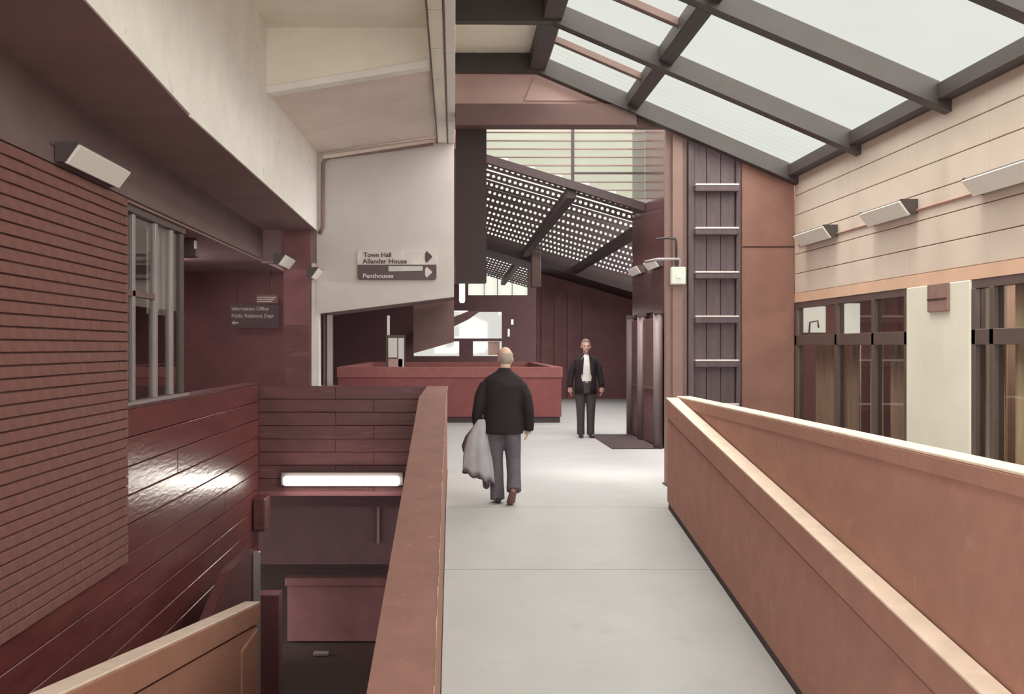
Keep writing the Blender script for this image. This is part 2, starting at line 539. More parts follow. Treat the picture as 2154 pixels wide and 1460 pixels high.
# overhead beam with a strip of tiles under it
bb = struct(empty('trim_beam'))
box('beam', (-0.245, 0.0), (-8.0, 15.25), (4.775, 5.7), M['cream'], bb)
box('white_strip', (-0.085, 0.012), (-8.0, 15.2), (4.745, 4.775), M['white'], bb, 0.004)
box('edge_strip', (-0.25, -0.238), (-8.0, 15.2), (4.735, 4.775), M['bar'], bb)
box('edge_strip', (-0.098, -0.088), (-8.0, 15.2), (4.735, 4.775), M['bar'], bb)
box('tile_bed', (-0.238, -0.098), (-8.0, 15.2), (4.766, 4.775), M['bar'], bb)
y = 15.2
while y > -1:
    box('tile', (-0.234, -0.102), (y - 1.184, y - 0.004), (4.748, 4.765), M['cream'], bb, 0.003)
    y -= 1.2

# ---- stairwell end wall (boards), below it the dark lower hall
we = struct(empty('wall_stairwell'))
box('backing', (-2.8, -0.1), (15.03, 15.14), (-0.30, 1.20), M['mortar'], we)
z = 1.22
r = 0
while z > -0.2:
    h = 0.19
    cuts = [-2.8, -1.7, -0.1] if r % 2 == 0 else [-2.8, -1.15, -0.1]
    for a, b in zip(cuts, cuts[1:]):
        box('board', (a + 0.001, b - 0.001), (15.0 + random.uniform(-.004, .004), 15.04), (z - h + 0.007, z), M['board2'], we, 0.005)
    z -= h
    r += 1
box('edge_beam', (-2.79, -0.40), (14.995, 15.14), (-0.36, -0.29), M['dark'], we, 0.004)
box('end_block', (-2.795, -2.62), (14.5, 14.95), (-0.78, -0.33), M['board2'], wl, 0.02)
wlow = struct(empty('wall_lower_hall'))
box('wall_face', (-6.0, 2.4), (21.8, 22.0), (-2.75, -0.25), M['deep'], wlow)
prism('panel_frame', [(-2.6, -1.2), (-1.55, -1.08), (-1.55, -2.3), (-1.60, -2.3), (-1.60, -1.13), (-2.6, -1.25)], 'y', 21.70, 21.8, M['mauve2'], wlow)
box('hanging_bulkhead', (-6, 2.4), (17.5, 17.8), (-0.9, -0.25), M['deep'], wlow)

t = empty('lower_wall', (-1.6, 16.1, -2.75))
tag(t, 'dull red low wall across the lower hall, deep below the lit tube', 'wall')
box('wall_face', (-2.55, -0.40), (16.0, 16.15), (-2.72, -1.87), M['dark'], t)
box('coping', (-2.58, -0.40), (15.96, 16.19), (-1.87, -1.75), M['dark'], t, 0.01)
o = box('newel_pier', (-2.62, -2.28), (13.6, 13.9), (-2.75, -1.45), M['dark'])
bmz = None
tag(o, 'dark square pier at the foot of the tan stair parapet', 'pier')

# tan parapet of the lower stair
t = empty('stair_parapet', (-1.85, 8.0, -2.75))
tag(t, 'tan stair parapet with painted top light on its coping descending into the dark stairwell', 'parapet')


def lz(y):
    return 0.12 - 0.158 * (y - 5.0)


def lo(z0, z1, x0, x1, name, m, y0=-2.0, y1=10.2, bev=0.0):
    return prism(name, [(y0, lz(y0) + z0), (y1, lz(y1) + z0), (y1, lz(y1) + z1), (y0, lz(y0) + z1)], 'x', x0, x1, m, t, bev)


prism('parapet_wall', [(-2.0, -2.75), (10.1, -2.75), (10.1, lz(10.1) - 0.225), (-2.0, lz(-2.0) - 0.225)], 'x', -2.0, -1.91, M['tan'], t)
lo(-0.225, -0.205, -2.0, -1.925, 'shadow_joint', M['groove'], -2.0, 10.05)
lo(-0.205, -0.018, -2.04, -1.89, 'coping', M['tan'], bev=0.006)
lo(-0.0175, 0.0, -2.038, -1.892, 'coping_lit_top', M['cap'], bev=0.004)
box('panel_post', (-2.02, -1.895), (9.35, 10.15), (-2.75, lz(10.1) - 0.24), M['tan'], t, 0.03)
t = empty('low_screen', (-2.5, 12.0, -2.75))
tag(t, 'dull red low screen with a pale metal post behind the tan stair parapet', 'screen')
prism('screen_panel', [(8.8, -2.75), (12.3, -2.75), (12.3, -0.58), (11.0, -0.58), (8.8, -1.25)], 'x', -2.46, -2.36, M['board2'], t)
box('post', (-2.36, -2.28), (12.25, 12.33), (-2.75, -0.62), M['alu'], t, 0.01)

# ---- skylight roof
EA = 4.35
RX, RZ_ = 1.05, 5.48


def roofz(x):
    return RZ_ - 0.433 * (x - RX)


sk = struct(empty('ceiling_skylight'))
RY = [13.25 - 2.03 * k for k in range(0, 11)]
DEP = 0.22
for k, y in enumerate(RY):
    prism('rafter', [(0.012, RZ_ - DEP), (RX, RZ_ - DEP), (EA, roofz(EA) - DEP), (EA, roofz(EA)), (RX, RZ_), (0.012, RZ_)], 'y', y - 0.075, y + 0.075, M['steel'], sk, 0.006)
Y0, Y1 = RY[-1], RY[0] + 0.07
prism('ridge_beam', [(RX - 0.10, RZ_ - 0.20), (RX + 0.10, RZ_ - 0.22), (RX + 0.10, RZ_ - 0.03), (RX - 0.10, RZ_ + 0.0)], 'y', Y0, Y1, M['steel'], sk, 0.006)
PX = 2.25
prism('purlin', [(PX - 0.07, roofz(PX - 0.07) - 0.16), (PX + 0.07, roofz(PX + 0.07) - 0.16), (PX + 0.07, roofz(PX + 0.07) - 0.01), (PX - 0.07, roofz(PX - 0.07) - 0.01)], 'y', Y0, Y1, M['steel'], sk, 0.006)
box('eave_beam', (EA - 0.14, EA + 0.02), (Y0, Y1), (roofz(EA) - 0.115, roofz(EA) + 0.03), M['steel'], sk, 0.006)
box('ceiling_panel', (0.0, RX), (Y0, 13.4), (RZ_ + 0.01, RZ_ + 0.08), M['cream'], sk)


def corr(name, xa, xb, ya, yb, zoff=0.03):
    n = max(8, int((yb - ya) / 0.02))
    v, f = [], []
    for i in range(n + 1):
        yy = ya + (yb - ya) * i / n
        w = 0.011 * math.sin(yy * 2 * math.pi / 0.16)
        v.append((xa, yy, roofz(xa) + zoff + w))
        v.append((xb, yy, roofz(xb) + zoff + w))
    for i in range(n):
        f.append((2 * i, 2 * i + 1, 2 * i + 3, 2 * i + 2))
    return pydata(name, v, f, M['sheet'], sk, True)


for a, b in zip(RY[1:], RY):
    mid = (a + b) / 2
    corr('rooflight_sheet', RX - 0.05, PX, a, mid)
    corr('rooflight_sheet', RX - 0.05, PX, mid, b)
    corr('rooflight_sheet', PX, EA + 0.02, a, b)
    prism('glazing_bar', [(RX + 0.09, roofz(RX + .09) - 0.085), (PX - 0.06, roofz(PX - .06) - 0.085), (PX - 0.06, roofz(PX - .06) - 0.005), (RX + 0.09, roofz(RX + .09) - 0.005)],
          'y', mid - 0.045, mid + 0.045, M['bar'], sk, 0.004)

# ---- right wall: peach boarding, lintel, piers, windows
wr = struct(empty('wall_right'))
box('backing', (EA + 0.012, EA + 0.25), (-8.0, 13.325), (2.45, 3.95), M['peach_joint'], wr)
BH = 0.2475
for rr in range(6):
    z0 = 2.46 + rr * BH
    y1 = 13.325
    while y1 > 1.0:
        y0 = y1 - 1.52 if y1 < 13.1 else 11.52
        box('wall_board', (EA - 0.01, EA + 0.02), (y0 + 0.003, y1 - 0.003), (z0 + 0.004, z0 + BH - 0.004), M['peach'], wr, 0.004)
        y1 = y0
lt = prism('lintel', [(EA - 0.012, 2.345), (EA + 0.25, 2.345), (EA + 0.25, 2.46), (EA - 0.012, 2.46)], 'y', -8.0, 13.325, M['lintel'], wr)
PIERS = [(8.78, 10.02), (4.6, 5.8), (0.4, 1.6)]
for a, b in PIERS:
    box('pier', (EA - 0.02, EA + 0.3), (a, b), (0.0, 2.35), M['pier'], wr, 0.015)
box('dado', (EA + 0.05, EA + 0.25), (-8.0, 13.2), (0.0, 0.12), M['frame'], wr)
# shop interior behind the windows
box('room_back', (EA + 1.7, EA + 1.8), (-8.0, 14.0), (0, 2.6), M['curtain2'], wr)
box('room_ceiling', (EA + 0.25, EA + 1.8), (-8.0, 14.0), (2.5, 2.6), M['curtain2'], wr)
box('room_floor', (EA + 0.1, EA + 1.8), (-8.0, 14.0), (-0.1, 0.0), M['dark'], wr)
box('room_end', (EA + 0.1, EA + 1.8), (13.43, 13.5), (0, 2.6), M['dark'], wr)


def shop_window(n, y0, y1, mull):
    w = struct(empty('window_%d' % n))
    X = EA + 0.035
    box('window_frame', (X - 0.04, X + 0.04), (y0, y1), (2.27, 2.35), M['frame'], w)
    box('window_frame', (X - 0.04, X + 0.04), (y0, y1), (0.12, 0.22), M['frame'], w)
    box('transom', (X - 0.045, X + 0.045), (y0, y1), (1.80, 1.93), M['frame'], w, 0.005)
    ends = [y0 + 0.035] + mull + [y1 - 0.035]
    for m_ in ends:
        box('mullion', (X - 0.045, X + 0.045), (m_ - 0.035, m_ + 0.035), (0.22, 2.27), M['frame'], w, 0.005)
    for a, b in zip(ends, ends[1:]):
        for z0, z1 in ((0.22, 1.80), (1.93, 2.27)):
            box('pane', (X - 0.004, X + 0.004), (a + 0.035, b - 0.035), (z0, z1), M['glass'], w)
    return w


shop_window(1, 10.02, 13.325, [10.85, 11.9])
shop_window(2, 5.8, 8.78, [7.2, 8.45])
shop_window(3, 1.6, 4.6, [3.1])


def curtain(y0, y1, m, label, z1=1.85):
    n = max(6, int((y1 - y0) / 0.03))
    v, f = [], []
    for i in range(n + 1):
        yy = y0 + (y1 - y0) * i / n
        x = EA + 0.13 + 0.022 * math.sin(yy * 2 * math.pi / 0.17) + 0.008 * math.sin(yy * 37)
        for dx in (0, 0.006):
            v.append((x + dx, yy, 0.15))
            v.append((x + dx, yy, z1))
    for i in range(n):
        a = 4 * i
        f += [(a, a + 1, a + 5, a + 4), (a + 2, a + 6, a + 7, a + 3), (a + 1, a + 3, a + 7, a + 5)]
    o = pydata('curtain', v, f, m, None, True)
    tag(o, label, 'curtain')


curtain(10.1, 10.75, M['curtain2'], 'dark brown curtain behind the window pane next to the cream pier')
curtain(10.95, 11.25, M['curtain'], 'narrow beige curtain behind the middle pane of the far shop window')
curtain(11.5, 12.9, M['curtain2'], 'wide brown curtain behind the shop window beside the brown pier')
curtain(8.0, 8.36, M['curtain'], 'beige curtain behind the near shop window right of its mullion', 2.3)
curtain(7.3, 7.98, M['curtain'], 'wide beige curtain in the near shop window at the edge of the photo', 2.3)
curtain(8.5, 8.74, M['curtain'], 'narrow beige curtain strip between cream pier and mullion', 1.82)
for x0, x1, z0, z1, lab in ((4.47, 4.76, 1.965, 2.30, 'added white glow for daylight in the upper shop pane beside the brown pier'),
                            (4.98, 5.20, 1.95, 2.34, 'smaller added glow for daylight in the middle upper shop pane')):
    t = empty('daylight_glow', ((x0 + x1) / 2, 13.41, z0))  # glowing plate added to stand in for bright daylight in the pane
    tag(t, lab, 'glow')
    box('diffuser', (x0, x1), (13.39, 13.415), (z0, z1), M['pane_glow'], t, 0.004)
    box('case', (x0 - 0.02, x1 + 0.02), (13.415, 13.429), (z0 - 0.02, z1 + 0.02), M['frame'], t)
    if x1 < 4.9:
        tube('dark_hook', [(x0 + 0.07, 13.37, z0), (x0 + 0.08, 13.37, z0 + 0.13), (x0 + 0.18, 13.37, z0 + 0.15), (x0 + 0.19, 13.37, z0 + 0.06)], 0.012, M['frame'], t, 6)  # hook added for the dark shape against the glow

# ---- gable end of the skylight
wg = struct(empty('wall_gable'))
prism('gable_panel', [(0.012, 4.86), (2.12, 4.86), (RX, RZ_ - 0.15), (0.012, RZ_ - 0.15)], 'y', 13.40, 13.5, M['mauve'], wg)
prism('gable_infill', [(0.90, 4.93), (1.90, 4.93), (1.06, RZ_ - 0.17)], 'y', 13.375, 13.40, M['mauve'], wg)
box('gable_beam', (0.012, 2.31), (13.22, 13.5), (4.585, 4.86), M['mauve2'], wg, 0.008)
box('gable_return', (2.315, 2.735), (13.34, 13.5), (4.585, roofz(2.735) - 0.02), M['mauve2'], wg)
box('dark_post', (0.02, 0.42), (13.52, 13.9), (2.62, 4.6), M['baffle'], wg)

# pier, plank shaft, pole at the end of the peach wall
o = prism('brown_pier', [(3.67, 0), (4.345, 0), (4.345, roofz(4.34) - .03), (3.67, roofz(3.67) - .03)], 'y', 13.335, 13.42, M['brown'], None, 0.01)
tag(o, 'broad brown rendered pier between the plank shaft and the peach wall', 'pier')
o2 = box('joint', (3.675, 4.34), (13.331, 13.34), (3.048, 3.066), M['groove'], o)
t = empty('plank_shaft', (3.3, 13.3, 0))
tag(t, 'tall grey-violet plank shaft with pale ladder-like battens', 'shaft')
box('side_post', (2.99, 3.065), (13.335, 13.6), (0, roofz(3.065) - 0.03), M['plank'], t, 0.006)
box('side_post', (3.60, 3.66), (13.335, 13.6), (0, roofz(3.66) - 0.03), M['plank'], t, 0.006)
xs = [3.07, 3.23, 3.41, 3.595]
for a, b in zip(xs, xs[1:]):
    box('plank', (a + 0.003, b - 0.003), (13.38 + random.uniform(-.006, .006), 13.55), (0, roofz(b) - 0.03), M['plank'], t, 0.005)
for py in (393, 485, 578, 672, 765, 858):
    zc = EYE + (730 - py) / 2200 * 13.2
    bt = box('batten', (3.06, 3.62), (13.26, 13.375), (zc - 0.045, zc + 0.03), M['plank'], t, 0.008)
    box('batten_cap', (3.065, 3.615), (13.255, 13.375), (zc + 0.031, zc + 0.052), M['batten'], bt)
t = empty('column', (2.83, 13.35, 0))
tag(t, 'slim round-edged mauve column standing at the end of the ramp parapet', 'column')
bm = bmesh.new()
bm_box(bm, 2.72, 2.985, 13.34, 13.60, 0, roofz(2.985) - 0.03)
bmesh.ops.bevel(bm, geom=[e for e in bm.edges if abs(e.verts[0].co.z - e.verts[1].co.z) > 1], offset=0.07, segments=4, affect='EDGES')
fin('shaft', bm, M['pole'], t)
box('base_plate', (2.71, 2.986), (13.33, 13.61), (0, 0.02), M['steel'], t)

t = empty('junction_box', (2.86, 13.17, 2.68))
tag(t, 'pale green square junction box fixed to the slim mauve column', 'electrical box')
box('case', (2.755, 2.94), (13.25, 13.339), (2.575, 2.795), M['box'], t, 0.01)
box('cover_boss', (2.82, 2.875), (13.24, 13.25), (2.65, 2.71), M['paper'], t, 0.004)
tube('conduit', [(2.83, 13.31, 2.79), (2.83, 13.31, 3.12), (2.82, 13.31, 3.16), (2.70, 13.31, 3.165), (2.60, 13.42, 3.165)], 0.013, M['conduit_d'], t)
tube('conduit', [(2.875, 13.31, 2.79), (2.875, 13.31, 2.88), (2.86, 13.31, 2.90), (2.60, 13.31, 2.895), (2.45, 13.42, 2.87)], 0.02, M['alu'], t)

# ---- glossy dark screen wall with metal-framed doors
ws = struct(empty('wall_screen'))
prism('wall_face', [(17.6, 2.42), (21.4, 2.42), (21.4, 6.3), (17.6, 5.65)], 'x', 3.65, 3.85, M['darkgloss'], ws)
box('wall_foot', (3.70, 3.85), (17.6, 21.4), (0, 2.42), M['black'], ws)
d = struct(empty('door_1'))
for i, yy in enumerate((18.35, 19.95, 21.2)):
    tube('frame_post', [(3.58, yy, 0.0), (3.58, yy, 2.36)], 0.085, mat('dull_door_metal', (0.20, 0.15, 0.15), 0.55, 0.06, 4), d, 12)
    box('post_cap', (3.50, 3.66), (yy - 0.09, yy + 0.09), (2.36, 2.42), M['frame'], d)
for a, b in ((18.45, 19.85), (20.05, 21.1)):
    dl = box('door_leaf', (3.59, 3.64), (a, b), (0.03, 2.3), M['black'], d, 0.006)
    box('push_bar', (3.55, 3.57), (a + 0.15, b - 0.15), (1.02, 1.06), M['frame'], dl)
for i, yy in enumerate((18.1, 19.2)):
    pass
o = box('floor_shadow', (2.75, 3.62), (18.2, 21.2), (0.001, 0.014), M['skirt'])  # shadow on the floor, put in as a thin dark slab
tag(o, 'dark painted shadow on the pale floor before the metal-framed doors', 'shadow')

# ---- clerestory with frosted louvres, sloping bottom rail
w4 = struct(empty('window_4'))
CY = 20.0


def cz(x):
    return 5.46 - 0.307 * (x - 0.61)


prism('bottom_rail', [(0.2, cz(0.2) - 0.16), (3.64, cz(3.64) - 0.16), (3.64, cz(3.64)), (0.2, cz(0.2))], 'y', CY - 0.06, CY + 0.1, M['baffle'], w4)
box('mullion', (2.245, 2.295), (CY - 0.05, CY + 0.05), (cz(2.27), 6.13), M['baffle'], w4)
box('transom', (2.3, 3.64), (CY - 0.035, CY + 0.02), (5.09, 5.12), M['baffle'], w4)
box('jamb', (0.35, 0.60), (CY - 0.05, CY + 0.05), (5.3, 6.13), M['black'], w4)
z = cz(3.64) + 0.02
z = 4.62
while z < 6.0:
    # each blade starts where it clears the sloping rail
    xl = max(0.6, 0.61 + (5.46 - z) / 0.307 - 0.25)
    segs = [(xl, 2.245), (2.295, 3.64)] if xl < 2.1 else [(max(xl, 2.295), 3.64)]
    for a, b in segs:
        if b - a > 0.1:
            box('louvre_blade', (a, b), (CY - 0.004, CY + 0.004), (z + 0.008, z + 0.150), M['frost'], w4)
            box('blade_clip', (a, b), (CY - 0.03, CY + 0.012), (z - 0.012, z + 0.008), M['bar'], w4)
    z += 0.158

# ---- perforated baffle ceiling beyond
cp = struct(empty('ceiling_baffles'))


def pz(x):
    return 5.27 - 0.295 * (x - 0.64)


def baffle(y, x0, x1, h, pitch, hr, nseg=8):
    bm = bmesh.new()
    n = int((x1 - x0) / pitch)
    TH = 0.03
    th = []
    for k in range(nseg):
        th.append(2 * math.pi * (k + 0.5) / nseg)

    def layer(yy):
        top, bot, holes = [], [], []
        for i in range(n + 1):
            x = x0 + pitch * i
            top.append(bm.verts.new((x, yy, pz(x) + h)))
            bot.append(bm.verts.new((x, yy, pz(x))))
        for i in range(n):
            xc = x0 + pitch * (i + 0.5)
            zc = pz(xc) + h / 2
            holes.append([bm.verts.new((xc + hr * math.cos(t_), yy, zc + hr * math.sin(t_))) for t_ in th])
        return top, bot, holes
    A = layer(y)
    B = layer(y + TH)
    for Lr, flip in ((A, False), (B, True)):
        top, bot, holes = Lr
        for i in range(n):
            h_ = holes[i]           # angles 22.5, 67.5, 112.5, ... degrees
            q = [(top[i + 1], top[i], h_[2], h_[1]), (top[i], bot[i], h_[4], h_[3]), (bot[i], bot[i + 1], h_[6], h_[5]), (bot[i + 1], top[i + 1], h_[0], h_[7]),
                 (top[i + 1], h_[1], h_[0]), (top[i], h_[3], h_[2]), (bot[i], h_[5], h_[4]), (bot[i + 1], h_[7], h_[6])]
            for f in q:
                bm.faces.new(f if not flip else f[::-1])
    for i in range(n):
        for k in range(nseg):
            bm.faces.new((A[2][i][k], A[2][i][(k + 1) % nseg], B[2][i][(k + 1) % nseg], B[2][i][k]))
        bm.faces.new((A[0][i], A[0][i + 1], B[0][i + 1], B[0][i]))
        bm.faces.new((A[1][i], A[1][i + 1], B[1][i + 1], B[1][i]))
    fin('baffle', bm, M['baffle'], cp)


y = 20.45
k = 0
while y < 33.0:
    baffle(y, 0.2, 6.4, 0.165 if k < 3 else 0.175, 0.112, 0.036)
    y += 1.12
    k += 1
y = 36.4
while y < 48.5:
    baffle(y, 0.2, 3.6, 0.165, 0.125, 0.040)
    y += 1.1
for xr in (2.26, 3.90):
    pydata('rib', [(xr - 0.09, 20.1, pz(xr) - 0.14), (xr + 0.09, 20.1, pz(xr) - 0.16), (xr + 0.09, 20.1, pz(xr) + 0.03), (xr - 0.09, 20.1, pz(xr) + 0.05),
                   (xr - 0.09, 48.5 if xr < 3 else 35.5, pz(xr) - 0.14), (xr + 0.09, 48.5 if xr < 3 else 35.5, pz(xr) - 0.16), (xr + 0.09, 48.5 if xr < 3 else 35.5, pz(xr) + 0.03), (xr - 0.09, 48.5 if xr < 3 else 35.5, pz(xr) + 0.05)],
           [(0, 1, 2, 3), (7, 6, 5, 4), (0, 4, 5, 1), (1, 5, 6, 2), (2, 6, 7, 3), (3, 7, 4, 0)], M['baffle'], cp)
prism('cross_beam', [(0.0, pz(0.0) - 0.25), (8.0, pz(8.0) - 0.25), (8.0, pz(8.0) + 0.2), (0.0, pz(0) + 0.2)], 'y', 33.4, 36.0, M['baffle'], cp)

# ---- dark back walls of the hall
wb = struct(empty('wall_back'))
prism('wall_face', [(2.85, 0), (12.0, 0), (12.0, 3.2), (2.85, 4.9)], 'y', 36.0, 36.3, M['dark'], wb)
for i, xx in enumerate((3.0, 3.45, 3.9, 4.4)):
    box('wall_rib', (xx, xx + 0.2), (35.93, 36.0), (0, 3.6), M['dark'], wb)
struct(box('wall_hall_side', (8.5, 8.7), (13.8, 36.0), (0, 4.2), M['dark']))
struct(box('wall_hall_front', (4.34, 8.7), (13.6, 13.8), (0, 3.85), M['dark']))
struct(box('ceiling_hall_side', (3.86, 8.5), (13.8, 20.0), (3.85, 4.0), M['dark']))
prism('hall_side_ceiling', [(6.4, pz(6.4)), (8.7, pz(8.7)), (8.7, pz(8.7) + 0.2), (6.4, pz(6.4) + 0.2)], 'y', 20.0, 36.0, M['dark'], wb)
struct(box('ceiling_hall', (-8.0, 0.25), (15.4, 50.0), (4.7, 4.9), M['dark']))
struct(box('wall_hall_left', (-8.2, -8.0), (15.15, 50.0), (0, 4.9), M['dark']))
or_ = struct(empty('ceiling_sun_block'))  # sheets added above the baffles to keep direct sun off the hall
for yy in range(20, 50, 3):
    xm = 4.0 if yy < 23 else (5.2 if yy < 26 else 6.4)
    pydata('sun_block_sheet', [(0, yy + 0.2, 6.15), (xm, yy + 0.2, 6.15), (xm, yy + 3.19, 6.15), (0, yy + 3.19, 6.15)], [(0, 1, 2, 3)], M['opal'], or_)
box('roof_upstand', (0.0, 0.05), (20.2, 50.2), (4.9, 6.15), M['dark'], or_)

wf = struct(empty('wall_far'))
FY = 49.0


def X(px, Y):
    return (px - 955) / 2200 * Y


def Z(py, Y):
    return EYE + (730 - py) / 2200 * Y


def far(px0, px1, py0, py1, m='deep', name='wall_piece', y0=FY, y1=FY + 0.3):
    return box(name, (X(px0, FY), X(px1, FY)), (y0, y1), (Z(py1, FY), Z(py0, FY)), M[m], wf)


far(600, 985, 540, 653)                # left of the clerestory
far(985, 1140, 621, 656)               # beam under the clerestory
far(1056, 1140, 656, 812)              # right of the big opening
far(600, 1056, 712, 718)               # rail under the big opening
far(966, 995, 718, 749)                # post
far(600, 1056, 749, 812)               # foot
far(600, 870, 653, 712)
far(600, 870, 718, 749)                # left block
prism('stringer', [(X(870, 48.6), Z(728, 48.6)), (X(985, 48.6), Z(672, 48.6)), (X(1010, 48.6), Z(655, 48.6)), (X(985, 48.6), Z(655, 48.6)), (X(870, 48.6), Z(700, 48.6))], 'y', 48.4, 48.6, M['black'], wf)
far(1018, 1019, 570, 621, 'bar', 'glazing_post')
far(1046, 1047.5, 570, 621, 'bar', 'glazing_post')
far(1077, 1078, 590, 621, 'bar', 'glazing_post')
far(1110, 1140, 530, 621)
box('end_pane', (X(985, FY), X(1110, FY)), (FY + 0.1, FY + 0.11), (Z(621, FY), 5.3), M['frost'], wf)
box('end_pane', (X(870, FY), X(1056, FY)), (FY + 0.1, FY + 0.11), (Z(749, FY), Z(656, FY)), M['glass'], wf)
box('small_pane', (X(1068, FY), X(1072, FY)), (FY - 0.02, FY), (Z(708, FY), Z(692, FY)), M['paper'], wf)
box('small_pane', (X(1075, FY), X(1080, FY)), (FY - 0.02, FY), (Z(683, FY), Z(672, FY)), M['paper'], wf)
box('pink_blind', (X(1027, FY), X(1051, FY)), (FY + 0.15, FY + 0.17), (Z(747, FY), Z(719, FY)), mat('pink_blind', (0.7, 0.45, 0.42), 0.8), wf)

o = box('hall_column', (X(1113, 34), X(1133, 34)), (33.0, 33.3), (Z(608, 34), Z(520, 34)), M['mauve2'], None, 0.03)
struct(o)
o.name = 'trim_column'

t = empty('lantern', (X(972, 30), 30, Z(611, 30)))
tag(t, 'slender lit white lantern beside the dark post above the far windows', 'lamp')
bm = bmesh.new()
cx, cy_ = X(972, 30), 30.0
bm_tube(bm, [(cx, cy_, Z(637, 30)), (cx, cy_, Z(633, 30)), (cx, cy_, Z(592, 30)), (cx, cy_, Z(587, 30)), (cx, cy_, Z(585, 30))], [0.06, 0.085, 0.085, 0.06, 0.02], 14)
fin('glass_tube', bm, M['lantern'], t, True)
tube('stem', [(cx, cy_, Z(586, 30)), (cx, cy_, 4.75)], 0.03, M['black'], t)

# ---- sign panel hanging over the end of the stairwell
SY = 15.2
wsgn = struct(empty('wall_sign'))


def sb(x):
    return 2.262 + 0.125 * (x + 2.0)


prism('panel_face', [(-1.995, sb(-1.995)), (0.0, sb(0.0)), (0.0, 4.86), (-1.995, 4.60)], 'y', SY, SY + 0.16, M['sign_panel'], wsgn)
prism('panel_underside', [(-1.995, sb(-1.995)), (0.0, sb(0.0)), (0.0, sb(0) + 0.1), (-1.995, sb(-1.995) + 0.1)], 'y', SY + 0.16, SY + 1.2, M['mauve2'], wsgn)
prism('panel_top_trim', [(-1.9, 4.50), (-0.27, 4.745), (-0.27, 4.80), (-1.9, 4.56)], 'y', SY - 0.06, SY, M['mauve_soffit'], wsgn, 0.008)
box('white_post', (-2.08, -1.955), (SY + 0.02, SY + 0.2), (0.0, 3.5), M['white'], wsgn, 0.01)
box('inner_post', (-1.93, -1.90), (SY + 0.25, SY + 0.4), (0.0, 2.3), M['mauve2'], wsgn)
box('door_edge', (-1.885, -1.80), (SY + 0.3, SY + 0.38), (0.0, 2.26), M['alu'], wsgn, 0.006)
box('bulkhead', (-2.8, -2.0), (15.21, 15.3), (3.0, 3.7), M['fascia'], wsgn)
# end pier between the recess and the post
box('end_pier', (-2.47, -2.085), (15.16, 15.5), (0.0, 3.5), M['dark'], wsgn)
box('end_pier_facing', (-2.45, -2.10), (15.12, 15.16), (1.2, 2.1), M['board2'], wsgn)

o = tube('conduit_pipe', [(-0.3, SY - 0.03, 4.73), (-0.9, SY - 0.03, 4.645), (-1.78, SY - 0.03, 4.535), (-1.87, SY - 0.03, 4.50), (-1.90, SY - 0.03, 4.43), (-1.905, SY - 0.03, 3.52), (-1.95, SY - 0.04, 3.42)], 0.028, M['conduit'])
tag(o, 'mauve conduit pipe framing the corner of the grey-white sign panel', 'pipe')

# brown hanging panel behind the sign panel
o = prism('brown_panel', [(-0.64, 1.68), (0.0, 1.86), (0.0, 2.7), (-0.64, 2.6)], 'y', 16.5, 16.62, M['mauve2'])
struct(o)
o.name = 'trim_panel'

# dark rooms behind the wall under the sign
struct(box('wall_cross', (-8.0, -3.2), (22.0, 22.2), (0, 4.7), M['dark']))

dd = struct(empty('door_2'))
DX0, DX1 = X(812, 28), X(852, 28)
box('door_leaf', (DX0, DX1), (28.0, 28.06), (0, 2.1), M['frame'], dd)
box('pane', (DX0 + 0.06, DX0 + 0.30), (27.985, 28.0), (1.50, 2.02), M['paper'], dd)
box('pane', (DX0 + 0.33, DX1 - 0.03), (27.985, 28.0), (1.2, 2.02), M['paper'], dd)
box('frame_strip', (DX0 + 0.03, DX0 + 0.10), (27.98, 28.0), (2.1, 2.62), M['paper'], dd)
box('kick_pane', (DX0 + 0.06, DX0 + 0.44), (27.985, 28.0), (1.18, 1.46), M['mauve'], dd)

# ---- red parapet round the well
t = empty('well_parapet', (0, 24.6, 0))
tag(t, 'red rendered parapet box round the stair opening in the middle of the hall', 'parapet')
for nm, x, y in (('front', (-2.72, 2.52), (24.55, 24.72)), ('side', (2.35, 2.52), (24.72, 33.0)), ('side', (-2.72, -2.55), (24.72, 33.0)), ('back', (-2.55, 2.35), (32.8, 33.0))):
    box('parapet_wall', x, y, (0.14, 1.06), M['red'], t)
    box('plinth', (x[0] + 0.03, x[1] - 0.03) if nm != 'side' else (x[0] + .03, x[1] - .03), (y[0] + 0.03, y[1] - 0.03), (0, 0.14), M['skirt'], t)
    box('coping', (x[0] - 0.03, x[1] + 0.03), (y[0] - 0.03, y[1] + 0.03), (1.06, 1.31), M['red_cop'], t, 0.01)

# ---- window beside the brick wall
w5 = struct(empty('window_5'))
WX = -2.86
box('window_frame', (WX - 0.05, WX + 0.05), (8.84, 10.95), (2.96, 3.045), M['frame'], w5)
box('window_sill', (WX - 0.05, -2.775), (8.84, 10.95), (1.272, 1.30), M['alu'], w5, 0.004)
for a, b, m_ in ((9.22, 9.30, 'alu'), (9.92, 10.0, 'alu'), (10.48, 10.56, 'alu'), (10.85, 10.97, 'frame'), (8.84, 8.90, 'frame')):
    box('mullion', (WX - 0.04, WX + 0.03), (a, b), (1.30, 2.96), M[m_], w5, 0.006)
box('transom', (WX - 0.04, WX + 0.03), (8.9, 9.9), (2.23, 2.28), M['bar'], w5)
for a, b in ((8.9, 9.22), (9.3, 9.92), (10.0, 10.48), (10.56, 10.85)):
    box('pane', (WX - 0.004, WX + 0.004), (a, b), (1.30, 2.96), M['glass'], w5)
o = box('roller_blind', (WX - 0.10, WX - 0.09), (10.05, 10.84), (2.10, 2.95), M['erased'])
tag(o, 'half-drawn pale blind behind the last pane of the window', 'blind')
box('room_wall', (-5.2, -5.0), (8.0, 17.6), (-0.2, 3.3), M['dark'], wl)
